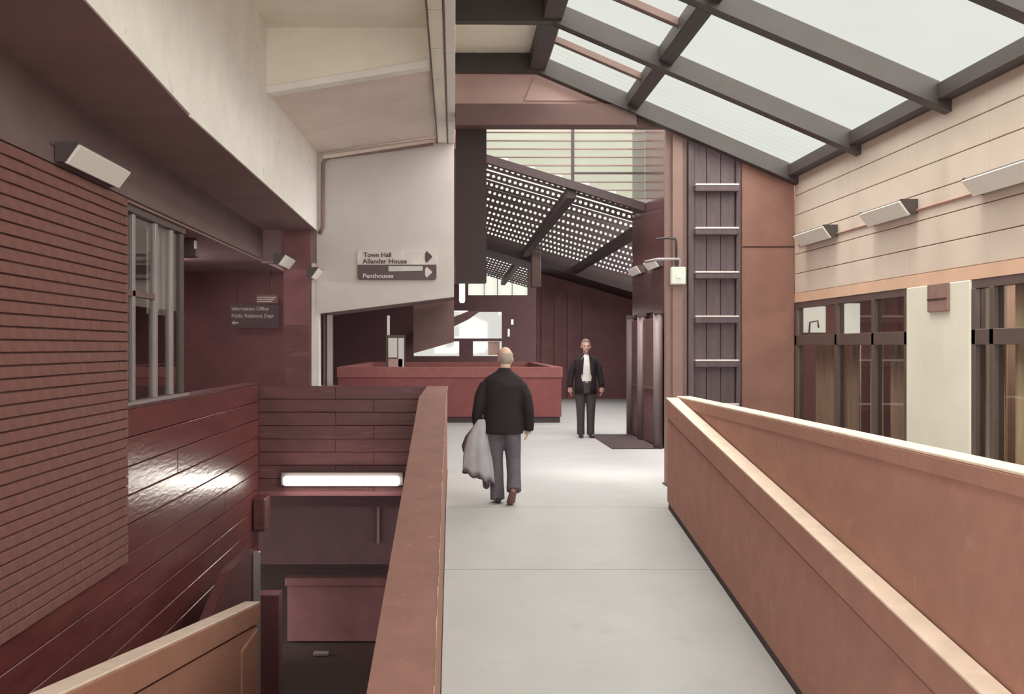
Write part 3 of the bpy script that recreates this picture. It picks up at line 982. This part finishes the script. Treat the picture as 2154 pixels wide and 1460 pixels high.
box('room_end', (-5.2, -2.47), (17.4, 17.6), (-0.2, 3.5), M['dark'], wl)
box('room_near', (-5.2, -3.1), (8.0, 8.2), (-0.2, 3.3), M['dark'], wl)
box('room_ceiling', (-5.2, -2.78), (8.0, 17.6), (3.02, 3.045), M['fascia'], wl)
box('room_floor', (-5.2, -2.9), (8.0, 17.6), (-0.25, 0.0), M['dark'], wl)
box('partition', (-5.0, -3.0), (11.05, 11.15), (0, 3.02), M['dark'], wl)

# unseen slab added above the court to dim the floor below
struct(box('court_sun_block', (0.25, 1.45), (14.6, 19.9), (6.15, 6.3), M['dark']))

# ================================================================== THINGS


def wall_light(n_label, loc, flip, L=1.1, group='angled batten lights on the walls'):
    """flip=1: fixed to a wall on +x side"""
    t = empty('wall_light', loc)
    t['_w'] = 0
    s = flip

    def pr(name, pts, a, b, m, bev=0.0):
        p = [(q[0] * s * 0.8, q[1] * 0.72) for q in pts]
        return prism(name, p if s > 0 else p[::-1], 'y', a, b, m, t, bev)
    pr('housing', [(0, 0.10), (-0.19, 0.10), (-0.19, 0.085), (-0.085, -0.075), (0, -0.075)], -L / 2 + 0.03, L / 2 - 0.03, M['house'])
    pr('diffuser', [(-0.193, 0.085), (-0.222, 0.07), (-0.098, -0.108), (-0.07, -0.09)], -L / 2 + 0.012, L / 2 - 0.012, M['diff'], 0.006)
    for a, b in ((-L / 2, -L / 2 + 0.03), (L / 2 - 0.03, L / 2)):
        pr('end_cap', [(0, 0.105), (-0.20, 0.105), (-0.20, 0.085), (-0.09, -0.085), (0, -0.085)], a, b, M['endcap'])
    del t['_w']
    return tag(t, n_label, 'light', group)


G = 'angled batten lights on the peach wall'
wall_light('small far batten light on the peach wall next to the brown pier', (EA - 0.012, 12.35, 3.09), 1, 1.05, G)
wall_light('middle of three pale batten lights on the peach wall', (EA - 0.012, 10.28, 3.09), 1, 1.0, G)
wall_light('largest batten light on the peach wall, above the near shop window', (EA - 0.012, 8.1, 3.09), 1, 1.0, G)
o = tube('conduit_shadow', [(EA - 0.022, 5.0, 3.06), (EA - 0.022, 13.15, 3.06)], 0.010, M['peach_joint'])  # darker colour stands in for a reddish shadow line
tag(o, 'thin conduit coloured as the shadow line linking the batten lights along the peach wall', 'conduit')
wall_light('pale batten light fixed high on the purple-brown brick wall', (-2.75, 7.78, 3.12), -1, 1.15, 'batten lights on the stairwell side')
wall_light('small batten light under the plum soffit above the recess sign', (-2.47, 14.75, 2.98), -1, 0.9, 'batten lights on the stairwell side')
wall_light('tiny batten light at the edge of the grey-white sign panel', (-2.06, 14.85, 2.82), -1, 0.5, 'batten lights on the stairwell side')
for xx, yy, zt in ((-2.44, 14.75, 3.49), (-2.03, 14.85, 3.49)):
    pass
wall_light('batten light on the dark screen wall closest to the mauve column', (3.65, 18.75, 3.26), 1, 1.0, 'batten lights on the screen wall')
wall_light('dim farther batten light on the dark screen wall', (3.65, 20.5, 3.27), 1, 1.0, 'batten lights on the screen wall')

# lit tube under the stairwell end wall
t = empty('tube_light', (-1.6, 14.9, -0.12))
tag(t, 'long lit fluorescent tube on the boarded stairwell end wall', 'light')
box('batten', (-2.47, -0.72), (14.90, 14.99), (-0.20, 0.0), M['endcap'], t, 0.01)
bm = bmesh.new()
bm_tube(bm, [(-2.42, 14.86, -0.125), (-2.40, 14.86, -0.125), (-0.80, 14.86, -0.125), (-0.78, 14.86, -0.125)], [(0.05, 0.05), (0.066, 0.066), (0.066, 0.066), (0.05, 0.05)], 12)
fin('tube', bm, M['tube'], t, True)
# little lights deep in the stairwell
t = empty('floor_light', (-1.9, 15.2, -2.7))
tag(t, 'small pale strip lying at the foot of the dull red low wall', 'strip')
box('strip', (-2.06, -1.84), (15.3, 15.4), (-2.745, -2.69), M['alu'], t, 0.01)

# direction sign on the panel
t = empty('direction_sign', (-0.83, SY, 2.75))
tag(t, 'two-tone direction sign on the hanging panel reading Town Hall, Allander House, Penthouses', 'sign')
sx0, sx1 = -1.400, -0.255


def rounded(x0, x1, z0, z1, r, tops, n=5):
    pts = []
    cs_ = [((x0 + r, z0 + r), math.pi, not tops), ((x1 - r, z0 + r), 1.5 * math.pi, not tops), ((x1 - r, z1 - r), 0, tops), ((x0 + r, z1 - r), 0.5 * math.pi, tops)]
    corners = [(x0, z0), (x1, z0), (x1, z1), (x0, z1)]
    for (c, a0, on), k in zip(cs_, corners):
        if on:
            for i in range(n + 1):
                a = a0 + 0.5 * math.pi * i / n
                pts.append((c[0] + r * math.cos(a), c[1] + r * math.sin(a)))
        else:
            pts.append(k)
    return pts


up = prism('upper_plate', rounded(sx0, sx1, 2.975, 3.185, 0.04, True), 'y', SY - 0.02, SY, M['signlight'], t)
dn = prism('lower_plate', rounded(sx0, sx1, 2.755, 2.97, 0.04, False), 'y', SY - 0.022, SY, M['signdark'], t)
up['label'] = 'faded pale upper plate with dark lettering'
dn['label'] = 'dark brown lower plate with pale lettering'
text('lettering', 'Town Hall', 0.092, (-1.315, SY - 0.022, 3.088), M['letter_d'], up, 0.003, 1.05, 0.002)
text('lettering', 'Allander House', 0.092, (-1.325, SY - 0.022, 2.995), M['letter_d'], up, 0.003, 1.10, 0.002)
text('lettering', 'Penthouses', 0.092, (-1.325, SY - 0.024, 2.782), M['letter_l'], dn, 0.003, 1.05, 0.002)
prism('painted_patch', [(-0.95, 2.878), (-0.455, 2.888), (-0.455, 2.955), (-0.95, 2.955)], 'y', SY - 0.026, SY - 0.022, M['erased'], dn)
prism('arrow', [(-0.395, 3.175), (-0.32, 3.10), (-0.32, 3.08), (-0.395, 3.0), (-0.42, 3.04), (-0.42, 3.13)], 'y', SY - 0.025, SY - 0.02, M['letter_d'], up)
prism('arrow', [(-0.395, 2.945), (-0.32, 2.875), (-0.32, 2.86), (-0.395, 2.785), (-0.42, 2.82), (-0.42, 2.91)], 'y', SY - 0.027, SY - 0.022, M['letter_l'], dn)

# sign in the recess
HY = 17.0
t = empty('recess_sign', (-3.2, HY, 2.1))
tag(t, 'dark sign with pale lettering and arrow hanging in the recess past the window', 'sign')
pl = box('plate', (X(484, HY), X(586, HY)), (HY, HY + 0.03), (Z(690, HY), Z(641, HY)), M['signdark'], t)
up2 = box('small_plate', (X(539, HY), X(583, HY)), (HY, HY + 0.03), (Z(638, HY), Z(620, HY)), M['plaque'], t)
text('lettering', 'Information Office', 0.085, (X(487, HY), HY - 0.003, Z(653, HY)), M['letter_l'], pl, 0.002, 0.95, 0.001)
text('lettering', 'Public Relations Dept', 0.085, (X(487, HY), HY - 0.003, Z(668, HY)), M['letter_l'], pl, 0.002, 0.93, 0.001)
prism('arrow', [(X(487, HY), Z(679, HY)), (X(493, HY), Z(674, HY)), (X(493, HY), Z(677.5, HY)), (X(502, HY), Z(677.5, HY)), (X(502, HY), Z(680.5, HY)), (X(493, HY), Z(680.5, HY)), (X(493, HY), Z(684, HY))], 'y', HY - 0.004, HY, M['letter_l'], pl)
for k in range(3):
    box('faded_line', (X(541, HY), X(581 - 4 * k, HY)), (HY - 0.003, HY), (Z(627 + 4.2 * k, HY), Z(624.5 + 4.2 * k, HY)), M['letter_l'], up2)
for xx in (X(500, HY), X(570, HY)):
    tube('hanger', [(xx, HY + 0.015, Z(641, HY)), (xx, HY + 0.015, 3.02)], 0.008, M['frame'], t, 6)

t = empty('recess_lamp', (-2.95, 12.0, 2.9))
tag(t, 'dim batten lamp on the dark ceiling of the recess behind the window', 'light')
box('batten', (-3.4, -2.93), (11.9, 12.0), (2.80, 3.018), M['frame'], t, 0.01)
box('glint', (-2.955, -2.93), (11.88, 11.90), (2.90, 2.99), M['diff'], t)

def fill_tube(label, x, y, zc, L, along_y, strength):  # unseen tube added as fill light
    t = empty('fill_tube', (x, y, zc))
    tag(t, label, 'light')
    d = (0, L / 2) if along_y else (L / 2, 0)
    tube('tube', [(x - d[0], y - d[1], zc - 0.06), (x + d[0], y + d[1], zc - 0.06)], 0.022, strength, t, 8)
    if along_y:
        box('batten', (x - 0.05, x + 0.05), (y - L / 2, y + L / 2), (zc - 0.03, zc), M['diff'], t)
    else:
        box('batten', (x - L / 2, x + L / 2), (y - 0.05, y + 0.05), (zc - 0.03, zc), M['diff'], t)


M['tube_fill'] = lamp_mat('fill_tube_glow', (1.0, 0.84, 0.84), 115.0)  # fill for out-of-sight tubes added to lift the dark recess and halls
fill_tube('unseen added fill tube inside the dark recess behind the brick wall', -4.2, 14.0, 3.0, 1.5, True, M['tube_fill'])
fill_tube('unseen added fill tube in the hall behind the hanging sign panel', -1.6, 19.0, 4.69, 1.5, False, M['tube_fill'])
fill_tube('second unseen added fill tube far behind the hanging sign panel', -2.2, 27.0, 4.69, 1.5, False, M['tube_fill'])
fill_tube('unseen added fill tube in the side hall behind the plank shaft', 6.0, 19.2, 3.84, 1.5, True, M['tube_fill'])

M['shop_fill'] = lamp_mat('shop_fill_glow', (1.0, 0.9, 0.8), 60.0)  # fill for hidden tubes added to brighten the shop interiors
fill_tube('unseen added fill tube inside the far shop above its curtains', 5.3, 11.6, 2.495, 1.5, True, M['shop_fill'])
fill_tube('unseen added fill tube inside the near shop above its curtains', 5.3, 7.4, 2.495, 1.5, True, M['shop_fill'])

# plaque on the cream pier
t = empty('pier_plaque', (EA - 0.03, 9.3, 2.2))
tag(t, 'brown square plaque at the top of the cream pier', 'plaque')
box('plate', (EA - 0.045, EA - 0.02), (9.13, 9.52), (2.095, 2.345), M['plaque'], t, 0.006)
box('band', (EA - 0.05, EA - 0.044), (9.14, 9.51), (2.20, 2.215), M['groove'], t)

# ================================================================== PEOPLE


def remesh(name, bm, vox, material, parent, sm=2, shrink=0.0):
    bmesh.ops.recalc_face_normals(bm, faces=bm.faces[:])
    me = bpy.data.meshes.new(name)
    bm.to_mesh(me)
    bm.free()
    tmp = bpy.data.objects.new(name, me)
    COL.objects.link(tmp)
    md = tmp.modifiers.new('r', 'REMESH')
    md.mode = 'VOXEL'
    md.voxel_size = vox
    if sm:
        s = tmp.modifiers.new('s', 'SMOOTH')
        s.factor = 0.5
        s.iterations = sm
    dg = bpy.context.evaluated_depsgraph_get()
    out = bpy.data.meshes.new_from_object(tmp.evaluated_get(dg))
    bpy.data.objects.remove(tmp)
    out.name = name
    out.materials.clear()
    return link(name, out, material, parent, True)


def bm_loft(bm, rings, n=20):
    """rings: (x, y, z, rx, ry) stacked along z"""
    R = []
    for (cx, cy, cz_, rx, ry) in rings:
        R.append([bm.verts.new((cx + rx * math.cos(2 * math.pi * k / n), cy + ry * math.sin(2 * math.pi * k / n), cz_)) for k in range(n)])
    for a, b in zip(R, R[1:]):
        for k in range(n):
            bm.faces.new((a[k], a[(k + 1) % n], b[(k + 1) % n], b[k]))
    bm.faces.new(R[0][::-1])
    bm.faces.new(R[-1])


def bm_ball(bm, c, r, seg=16):
    res = bmesh.ops.create_uvsphere(bm, u_segments=seg, v_segments=seg // 2 + 2, radius=1.0)
    for v in res['verts']:
        v.co = Vector((c[0] + v.co.x * r[0], c[1] + v.co.y * r[1], c[2] + v.co.z * r[2]))


def bm_hand(bm, wrist, side, fwd=1, curl=0.5):
    """hanging hand, palm towards the thigh: thumb to the front"""
    wx, wy, wz = wrist
    bm_tube(bm, [(wx, wy, wz + 0.03), (wx, wy + 0.004 * fwd, wz - 0.02), (wx, wy + 0.006 * fwd, wz - 0.06), (wx - side * 0.004, wy + 0.006 * fwd, wz - 0.10)],
            [(0.024, 0.026), (0.020, 0.036), (0.019, 0.043), (0.016, 0.040)], 12)
    for i, (off, L) in enumerate(((0.030, 0.072), (0.010, 0.082), (-0.011, 0.076), (-0.030, 0.058))):
        y0 = wy + (0.006 + off) * fwd
        p = [(wx - side * 0.003, y0, wz - 0.085), (wx - side * 0.006, y0, wz - 0.10 - L * 0.35), (wx - side * (0.012 + 0.02 * curl), y0, wz - 0.10 - L * 0.72), (wx - side * (0.018 + 0.045 * curl), y0 - 0.004 * fwd, wz - 0.10 - L * (1 - 0.25 * curl))]
        bm_tube(bm, p, [0.0105, 0.0098, 0.0088, 0.006], 8)
    p = [(wx - side * 0.004, wy + 0.03 * fwd, wz - 0.03), (wx - side * 0.014, wy + 0.058 * fwd, wz - 0.06), (wx - side * 0.02, wy + 0.066 * fwd, wz - 0.095), (wx - side * 0.024, wy + 0.062 * fwd, wz - 0.118)]
    bm_tube(bm, p, [0.014, 0.0125, 0.0105, 0.007], 8)


def bm_head(bm, c, f, turn=0.0, s=1.0):
    """c: centre of the skull, f: +1 facing +y, -1 facing -y"""
    b2 = bmesh.new()
    bm_ball(b2, (0, -0.012, 0.02), (0.077, 0.098, 0.098), 20)     # cranium
    bm_ball(b2, (0, 0.030, -0.045), (0.060, 0.066, 0.080), 18)    # face
    bm_ball(b2, (0, 0.062, -0.105), (0.030, 0.026, 0.022), 12)    # chin
    bm_ball(b2, (0, 0.088, 0.012), (0.050, 0.016, 0.012), 12)     # brow
    bm_ball(b2, (0, 0.083, -0.085), (0.024, 0.014, 0.009), 12)    # lips
    bm_tube(b2, [(0, 0.088, 0.004), (0, 0.104, -0.022), (0, 0.116, -0.042), (0, 0.096, -0.054)], [0.009, 0.011, 0.014, 0.011], 8)
    for sx in (-1, 1):
        bm_ball(b2, (sx * 0.080, -0.002, -0.018), (0.011, 0.020, 0.034), 10)
        bm_ball(b2, (sx * 0.044, 0.062, -0.040), (0.022, 0.020, 0.02), 10)
        bm_ball(b2, (sx * 0.031, 0.083, -0.006), (0.0125, 0.012, 0.010), 10)
    rot = Matrix.Rotation(turn + (0 if f > 0 else math.pi), 4, 'Z')
    me = bpy.data.meshes.new('tmp')
    bmesh.ops.transform(b2, matrix=Matrix.Translation(c) @ rot @ Matrix.Scale(s, 4), verts=b2.verts[:])
    b2.to_mesh(me)
    b2.free()
    bm.from_mesh(me)
    bpy.data.meshes.remove(me)


def bm_hair(bm, c, f, keep, grow=1.06, s=1.0):
    b2 = bmesh.new()
    bm_ball(b2, (0, -0.012, 0.02), (0.077 * grow, 0.098 * grow, 0.098 * grow), 32)
    bmesh.ops.delete(b2, geom=[fc for fc in b2.faces if not keep(fc.calc_center_median())], context='FACES')
    r = bmesh.ops.solidify(b2, geom=b2.faces[:], thickness=0.012)
    rot = Matrix.Rotation(0 if f > 0 else math.pi, 4, 'Z')
    bmesh.ops.transform(b2, matrix=Matrix.Translation(c) @ rot @ Matrix.Scale(s, 4), verts=b2.verts[:])
    me = bpy.data.meshes.new('tmp')
    b2.to_mesh(me)
    b2.free()
    bm.from_mesh(me)
    bpy.data.meshes.remove(me)


# ---- walking man, seen from behind
PXM, PYM = 0.56, 11.95
man = empty('person', (0, 0, 0))
man['_w'] = 0
bm = bmesh.new()
hc = (0.03, 0.055, 1.655)
bm_head(bm, hc, 1, -0.25, 1.06)
bm_tube(bm, [(0.015, 0.0, 1.40), (0.02, 0.015, 1.50), (0.028, 0.04, 1.60)], [0.075, 0.060, 0.058], 14)
bm_loft(bm, [(0, 0, 0.84, 0.15, 0.10), (0, 0, 1.0, 0.16, 0.105), (0, 0, 1.2, 0.16, 0.10), (0, 0.0, 1.38, 0.17, 0.09), (0.01, 0, 1.45, 0.10, 0.07)])
for s in (-1, 1):
    bm_tube(bm, [(s * 0.16, 0, 1.40), (s * 0.265, -0.02, 1.13), (s * 0.285, 0.03, 0.90)], [0.05, 0.042, 0.028], 12)
    bm_hand(bm, (s * 0.285, 0.03, 0.885), s, 1, 0.9 if s < 0 else 0.5)
bm_tube(bm, [(-0.085, 0, 0.90), (-0.07, 0.03, 0.50), (-0.055, 0.02, 0.08)], [0.085, 0.055, 0.038], 12)
bm_tube(bm, [(0.085, 0, 0.90), (0.105, 0.01, 0.50), (0.10, -0.20, 0.17)], [0.085, 0.055, 0.038], 12)
remesh('body', bm, 0.0075, M['skin'], man, 2)
bm = bmesh.new()
bm_hair(bm, hc, 1, lambda p: p.z < 0.062 and p.z > -0.075 and p.y < 0.035 - 0.25 * max(0, p.z), 1.065, 1.06)
o = fin('hair', bm, M['hair'], man, True)
bm = bmesh.new()
bm_loft(bm, [(0.0, -0.005, 0.79, 0.235, 0.155), (0.0, -0.005, 0.92, 0.225, 0.15), (0, 0, 1.08, 0.212, 0.14), (0, 0.0, 1.24, 0.222, 0.145), (0.0, 0.0, 1.34, 0.235, 0.138), (0.004, 0.004, 1.40, 0.232, 0.122), (0.008, 0.008, 1.445, 0.19, 0.104), (0.014, 0.012, 1.485, 0.125, 0.09), (0.018, 0.015, 1.515, 0.082, 0.078), (0.02, 0.02, 1.545, 0.072, 0.072)], 28)
bm_tube(bm, [(0.15, 0.0, 1.37), (0.212, -0.003, 1.335), (0.262, -0.015, 1.22), (0.288, -0.02, 1.08), (0.302, 0.0, 0.96), (0.298, 0.03, 0.825)], [0.05, 0.068, 0.067, 0.065, 0.061, 0.056], 14)
bm_tube(bm, [(-0.15, 0.0, 1.37), (-0.212, -0.003, 1.335), (-0.262, -0.015, 1.22), (-0.284, -0.02, 1.08), (-0.298, 0.0, 0.98), (-0.292, 0.03, 0.875)], [0.05, 0.068, 0.067, 0.065, 0.061, 0.056], 14)
for v in bm.verts:
    v.co.x += 0.006 * math.sin(v.co.z * 23) * (1 if v.co.z < 1.2 else 0)
    v.co.y += 0.006 * math.sin(v.co.z * 31 + v.co.x * 14)
remesh('jacket', bm, 0.012, M['jacket'], man, 7)
bm = bmesh.new()
bm_loft(bm, [(0, 0, 0.80, 0.18, 0.13), (0, 0, 0.86, 0.185, 0.13), (0, 0, 1.0, 0.17, 0.12)])
bm_tube(bm, [(-0.092, 0, 0.92), (-0.092, 0.005, 0.75), (-0.080, 0.03, 0.50), (-0.070, 0.02, 0.25), (-0.062, 0.0, 0.035)], [0.105, 0.100, 0.082, 0.080, 0.084], 16)
bm_tube(bm, [(0.095, 0, 0.92), (0.105, 0.0, 0.75), (0.118, 0.0, 0.50), (0.118, -0.10, 0.32), (0.112, -0.20, 0.16)], [0.105, 0.102, 0.085, 0.080, 0.086], 16)
for v in bm.verts:
    v.co.y += 0.006 * math.sin(v.co.z * 38 + v.co.x * 20)
remesh('trousers', bm, 0.012, M['trouser'], man, 3)


def shoe(name, pts, rads, m, parent, solem=None):
    bm = bmesh.new()
    bm_tube(bm, pts, rads, 14)
    return remesh(name, bm, 0.007, m, parent, 2)


shoe('shoe', [(-0.055, -0.085, 0.040), (-0.055, -0.04, 0.045), (-0.058, 0.05, 0.045), (-0.062, 0.13, 0.034), (-0.066, 0.195, 0.026)], [(0.030, 0.034), (0.038, 0.044), (0.042, 0.042), (0.048, 0.032), (0.030, 0.022)], M['shoe_d'], man)
shoe('shoe', [(0.100, -0.305, 0.185), (0.098, -0.275, 0.155), (0.088, -0.235, 0.095), (0.080, -0.195, 0.045), (0.078, -0.125, 0.027), (0.078, -0.075, 0.024)], [(0.028, 0.026), (0.040, 0.040), (0.046, 0.040), (0.050, 0.036), (0.048, 0.026), (0.03, 0.018)], M['shoe'], man)
man.location = (PXM, PYM, 0)
del man['_w']
tag(man, 'balding grey-haired man in dark jacket walking away with a raincoat over his arm', 'person')

# ---- raincoat carried at his side
coat = empty('raincoat', (0, 0, 0))
coat['_w'] = 0
rings = [(0.955, -0.245, 0.045, 0.035), (0.93, -0.25, 0.060, 0.048), (0.86, -0.262, 0.092, 0.062), (0.76, -0.28, 0.125, 0.072), (0.64, -0.290, 0.150, 0.078), (0.52, -0.288, 0.168, 0.082), (0.42, -0.280, 0.180, 0.084), (0.355, -0.272, 0.186, 0.084)]
bm = bmesh.new()
n = 56
R = []
for i, (zc, xc, rx, ry) in enumerate(rings):
    row = []
    d = i / (len(rings) - 1)
    for k in range(n):
        a = 2 * math.pi * k / n
        fold = 1 + d * (0.10 * math.sin(5 * a + 0.6 + 1.2 * d) + 0.06 * math.sin(9 * a + 2 - d))
        x = xc + rx * fold * math.cos(a)
        dz = 0.0 if i == 0 else -d * d * 0.42 * (x - xc + 0.15) + d * 0.018 * math.sin(7 * a)
        row.append(bm.verts.new((x, -0.03 + ry * fold * math.sin(a), zc + dz)))
    R.append(row)
for a, b in zip(R, R[1:]):
    for k in range(n):
        bm.faces.new((a[k], a[(k + 1) % n], b[(k + 1) % n], b[k]))
bm.faces.new(R[0])
inner = [bm.verts.new((v.co.x * 0.93 - 0.019, v.co.y * 0.9, v.co.z + 0.05)) for v in R[-1]]
for k in range(n):
    bm.faces.new((R[-1][k], R[-1][(k + 1) % n], inner[(k + 1) % n], inner[k]))
bm.faces.new(inner)
fin('cloth', bm, M['coat'], coat, True)
bm = bmesh.new()
bm_tube(bm, [(-0.33, 0.02, 0.84), (-0.39, 0.03, 0.74), (-0.425, 0.03, 0.64), (-0.42, 0.02, 0.575)], [(0.03, 0.03), (0.042, 0.045), (0.046, 0.05), (0.03, 0.035)], 14)
fin('sleeve', bm, M['lining'], coat, True)
bm = bmesh.new()
bm_tube(bm, [(-0.205, -0.03, 0.34), (-0.198, -0.03, 0.26), (-0.190, -0.03, 0.19), (-0.188, -0.03, 0.165)], [(0.03, 0.03), (0.045, 0.04), (0.046, 0.04), (0.03, 0.02)], 14)
fin('hanging_belt_end', bm, M['lining'], coat, True)
# hem piping
bm = bmesh.new()
pts = [tuple(v.co) if False else None for v in []]
hem = []
zc, xc, rx, ry = rings[-1]
for k in range(n + 1):
    a = 2 * math.pi * (k % n) / n
    fold = 1 + (0.10 * math.sin(5 * a + 1.8) + 0.06 * math.sin(9 * a + 1))
    x = xc + rx * fold * math.cos(a)
    hem.append((x, -0.03 + ry * fold * math.sin(a), zc - 0.42 * (x - xc + 0.15) + 0.018 * math.sin(7 * a) - 0.004))
bm_tube(bm, hem, 0.008, 6, False)
fin('hem', bm, M['lining'], coat, True)
coat.location = (PXM, PYM, 0)
del coat['_w']
tag(coat, 'pale grey raincoat hanging from the walking man\'s hand', 'coat')

# ---- standing man facing the camera
man2 = empty('person', (0, 0, 0))
man2['_w'] = 0
bm = bmesh.new()
hc2 = (0.0, -0.02, 1.655)
bm_head(bm, hc2, -1, 0.05, 1.04)
bm_tube(bm, [(0, 0.0, 1.40), (0, 0.0, 1.50), (0, -0.01, 1.60)], [0.07, 0.056, 0.055], 14)
bm_loft(bm, [(0, 0, 0.84, 0.15, 0.10), (0, 0, 1.0, 0.15, 0.10), (0, 0, 1.2, 0.155, 0.10), (0, 0.0, 1.38, 0.165, 0.09), (0.0, 0, 1.45, 0.10, 0.07)])
for s in (-1, 1):
    bm_tube(bm, [(s * 0.16, 0, 1.40), (s * 0.25, 0.02, 1.15), (s * 0.285, -0.02, 0.94)], [0.05, 0.042, 0.028], 12)
    bm_hand(bm, (s * 0.287, -0.02, 0.92), s, -1, 0.5)
for s in (-1, 1):
    bm_tube(bm, [(s * 0.085, 0, 0.90), (s * 0.088, -0.01, 0.50), (s * 0.085, 0.01, 0.08)], [0.085, 0.055, 0.038], 12)
remesh('body', bm, 0.0075, M['skin_d'], man2, 2)
bm = bmesh.new()
bm_hair(bm, hc2, -1, lambda p: (p.z > -0.06 and p.y < 0.02) or (p.z > 0.075), 1.07, 1.04)
fin('hair', bm, M['hair_d'], man2, True)
# eyes, brows
for s in (-1, 1):
    bm = bmesh.new()
    bm_ball(bm, (s * 0.033, -0.112, 1.648), (0.010, 0.008, 0.006), 10)
    fin('eye', bm, M['black'], man2, True)
bm = bmesh.new()
bm_tube(bm, [(-0.026, -0.112, 1.566), (0, -0.118, 1.567), (0.026, -0.112, 1.566)], 0.004, 6)
fin('mouth', bm, M['plaque'], man2, True)
bm = bmesh.new()
bm_loft(bm, [(0, 0.0, 0.98, 0.15, 0.132), (0, -0.005, 1.1, 0.15, 0.135), (0, -0.008, 1.3, 0.14, 0.142), (0, -0.005, 1.42, 0.10, 0.118), (0, 0, 1.50, 0.07, 0.072)], 24)
remesh('shirt', bm, 0.012, M['shirt'], man2, 2)
bm = bmesh.new()
# jacket: open at the front, so a shell with a gap
n = 40
JR = [(0.80, 0.205, 0.155), (0.92, 0.198, 0.15), (1.08, 0.19, 0.145), (1.24, 0.205, 0.152), (1.34, 0.222, 0.146), (1.395, 0.222, 0.135), (1.44, 0.17, 0.12), (1.485, 0.10, 0.088), (1.52, 0.078, 0.078)]
for off, flip in ((0.0, False), (0.012, True)):
    R = []
    for (zc, rx, ry) in JR:
        gap = 0.55 if zc > 0.95 else 0.30
        row = []
        for k in range(n + 1):
            a = -math.pi / 2 + gap + (2 * math.pi - 2 * gap) * k / n
            row.append(bm.verts.new(((rx - off) * math.cos(a), (ry - off) * math.sin(a), zc)))
        R.append(row)
    for a, b in zip(R, R[1:]):
        for k in range(n):
            q = (a[k], a[k + 1], b[k + 1], b[k])
            bm.faces.new(q if not flip else q[::-1])
    if not flip:
        R0 = R
    else:
        for a, b, c, d in zip(R0, R0[1:], R, R[1:]):
            bm.faces.new((a[0], b[0], d[0], c[0]))
            bm.faces.new((a[-1], c[-1], d[-1], b[-1]))
        for k in range(n):
            bm.faces.new((R0[0][k], R[0][k], R[0][k + 1], R0[0][k + 1]))
            bm.faces.new((R0[-1][k], R0[-1][k + 1], R[-1][k + 1], R[-1][k]))
for s in (-1, 1):
    bm_tube(bm, [(s * 0.15, 0.0, 1.365), (s * 0.205, 0.003, 1.33), (s * 0.246, 0.01, 1.21), (s * 0.268, 0.012, 1.08), (s * 0.286, 0.0, 0.98), (s * 0.288, -0.02, 0.905)], [0.045, 0.06, 0.06, 0.058, 0.054, 0.048], 14)
fin('jacket', bm, M['jacket2'], man2, True)
for s in (-1, 1):
    pydata('lapel', [(s * 0.045, -0.135, 1.47), (s * 0.125, -0.14, 1.36), (s * 0.11, -0.165, 1.18), (s * 0.075, -0.155, 1.12), (s * 0.045, -0.125, 1.46), (s * 0.125, -0.13, 1.36), (s * 0.11, -0.15, 1.18), (s * 0.075, -0.145, 1.12)],
           [(0, 1, 2, 3), (7, 6, 5, 4), (0, 4, 5, 1), (1, 5, 6, 2), (2, 6, 7, 3), (3, 7, 4, 0)], M['jacket2'], man2)
bm = bmesh.new()
bm_loft(bm, [(0, 0, 0.80, 0.175, 0.125), (0, 0, 0.90, 0.175, 0.13), (0, 0, 1.02, 0.16, 0.14)])
for s in (-1, 1):
    bm_tube(bm, [(s * 0.09, 0, 0.92), (s * 0.095, 0, 0.75), (s * 0.093, -0.005, 0.50), (s * 0.09, 0.0, 0.25), (s * 0.088, 0.0, 0.05)], [0.10, 0.096, 0.078, 0.070, 0.070], 16)
remesh('trousers', bm, 0.012, M['trouser2'], man2, 3)
box('belt_buckle', (-0.022, 0.022), (-0.148, -0.138), (0.985, 1.012), M['alu'], man2)
for s in (-1, 1):
    shoe('shoe', [(s * 0.088, 0.06, 0.040), (s * 0.088, 0.02, 0.045), (s * 0.092, -0.07, 0.042), (s * 0.10, -0.14, 0.032), (s * 0.105, -0.195, 0.024)], [(0.030, 0.034), (0.038, 0.044), (0.042, 0.040), (0.046, 0.030), (0.028, 0.02)], M['shoe_d'], man2)
man2.location = (X(1232, 20.6), 20.6, 0)
man2.scale = (1.09, 1.09, 1.09)
del man2['_w']
tag(man2, 'man in open dark jacket and white shirt standing facing us by the red parapet', 'person')
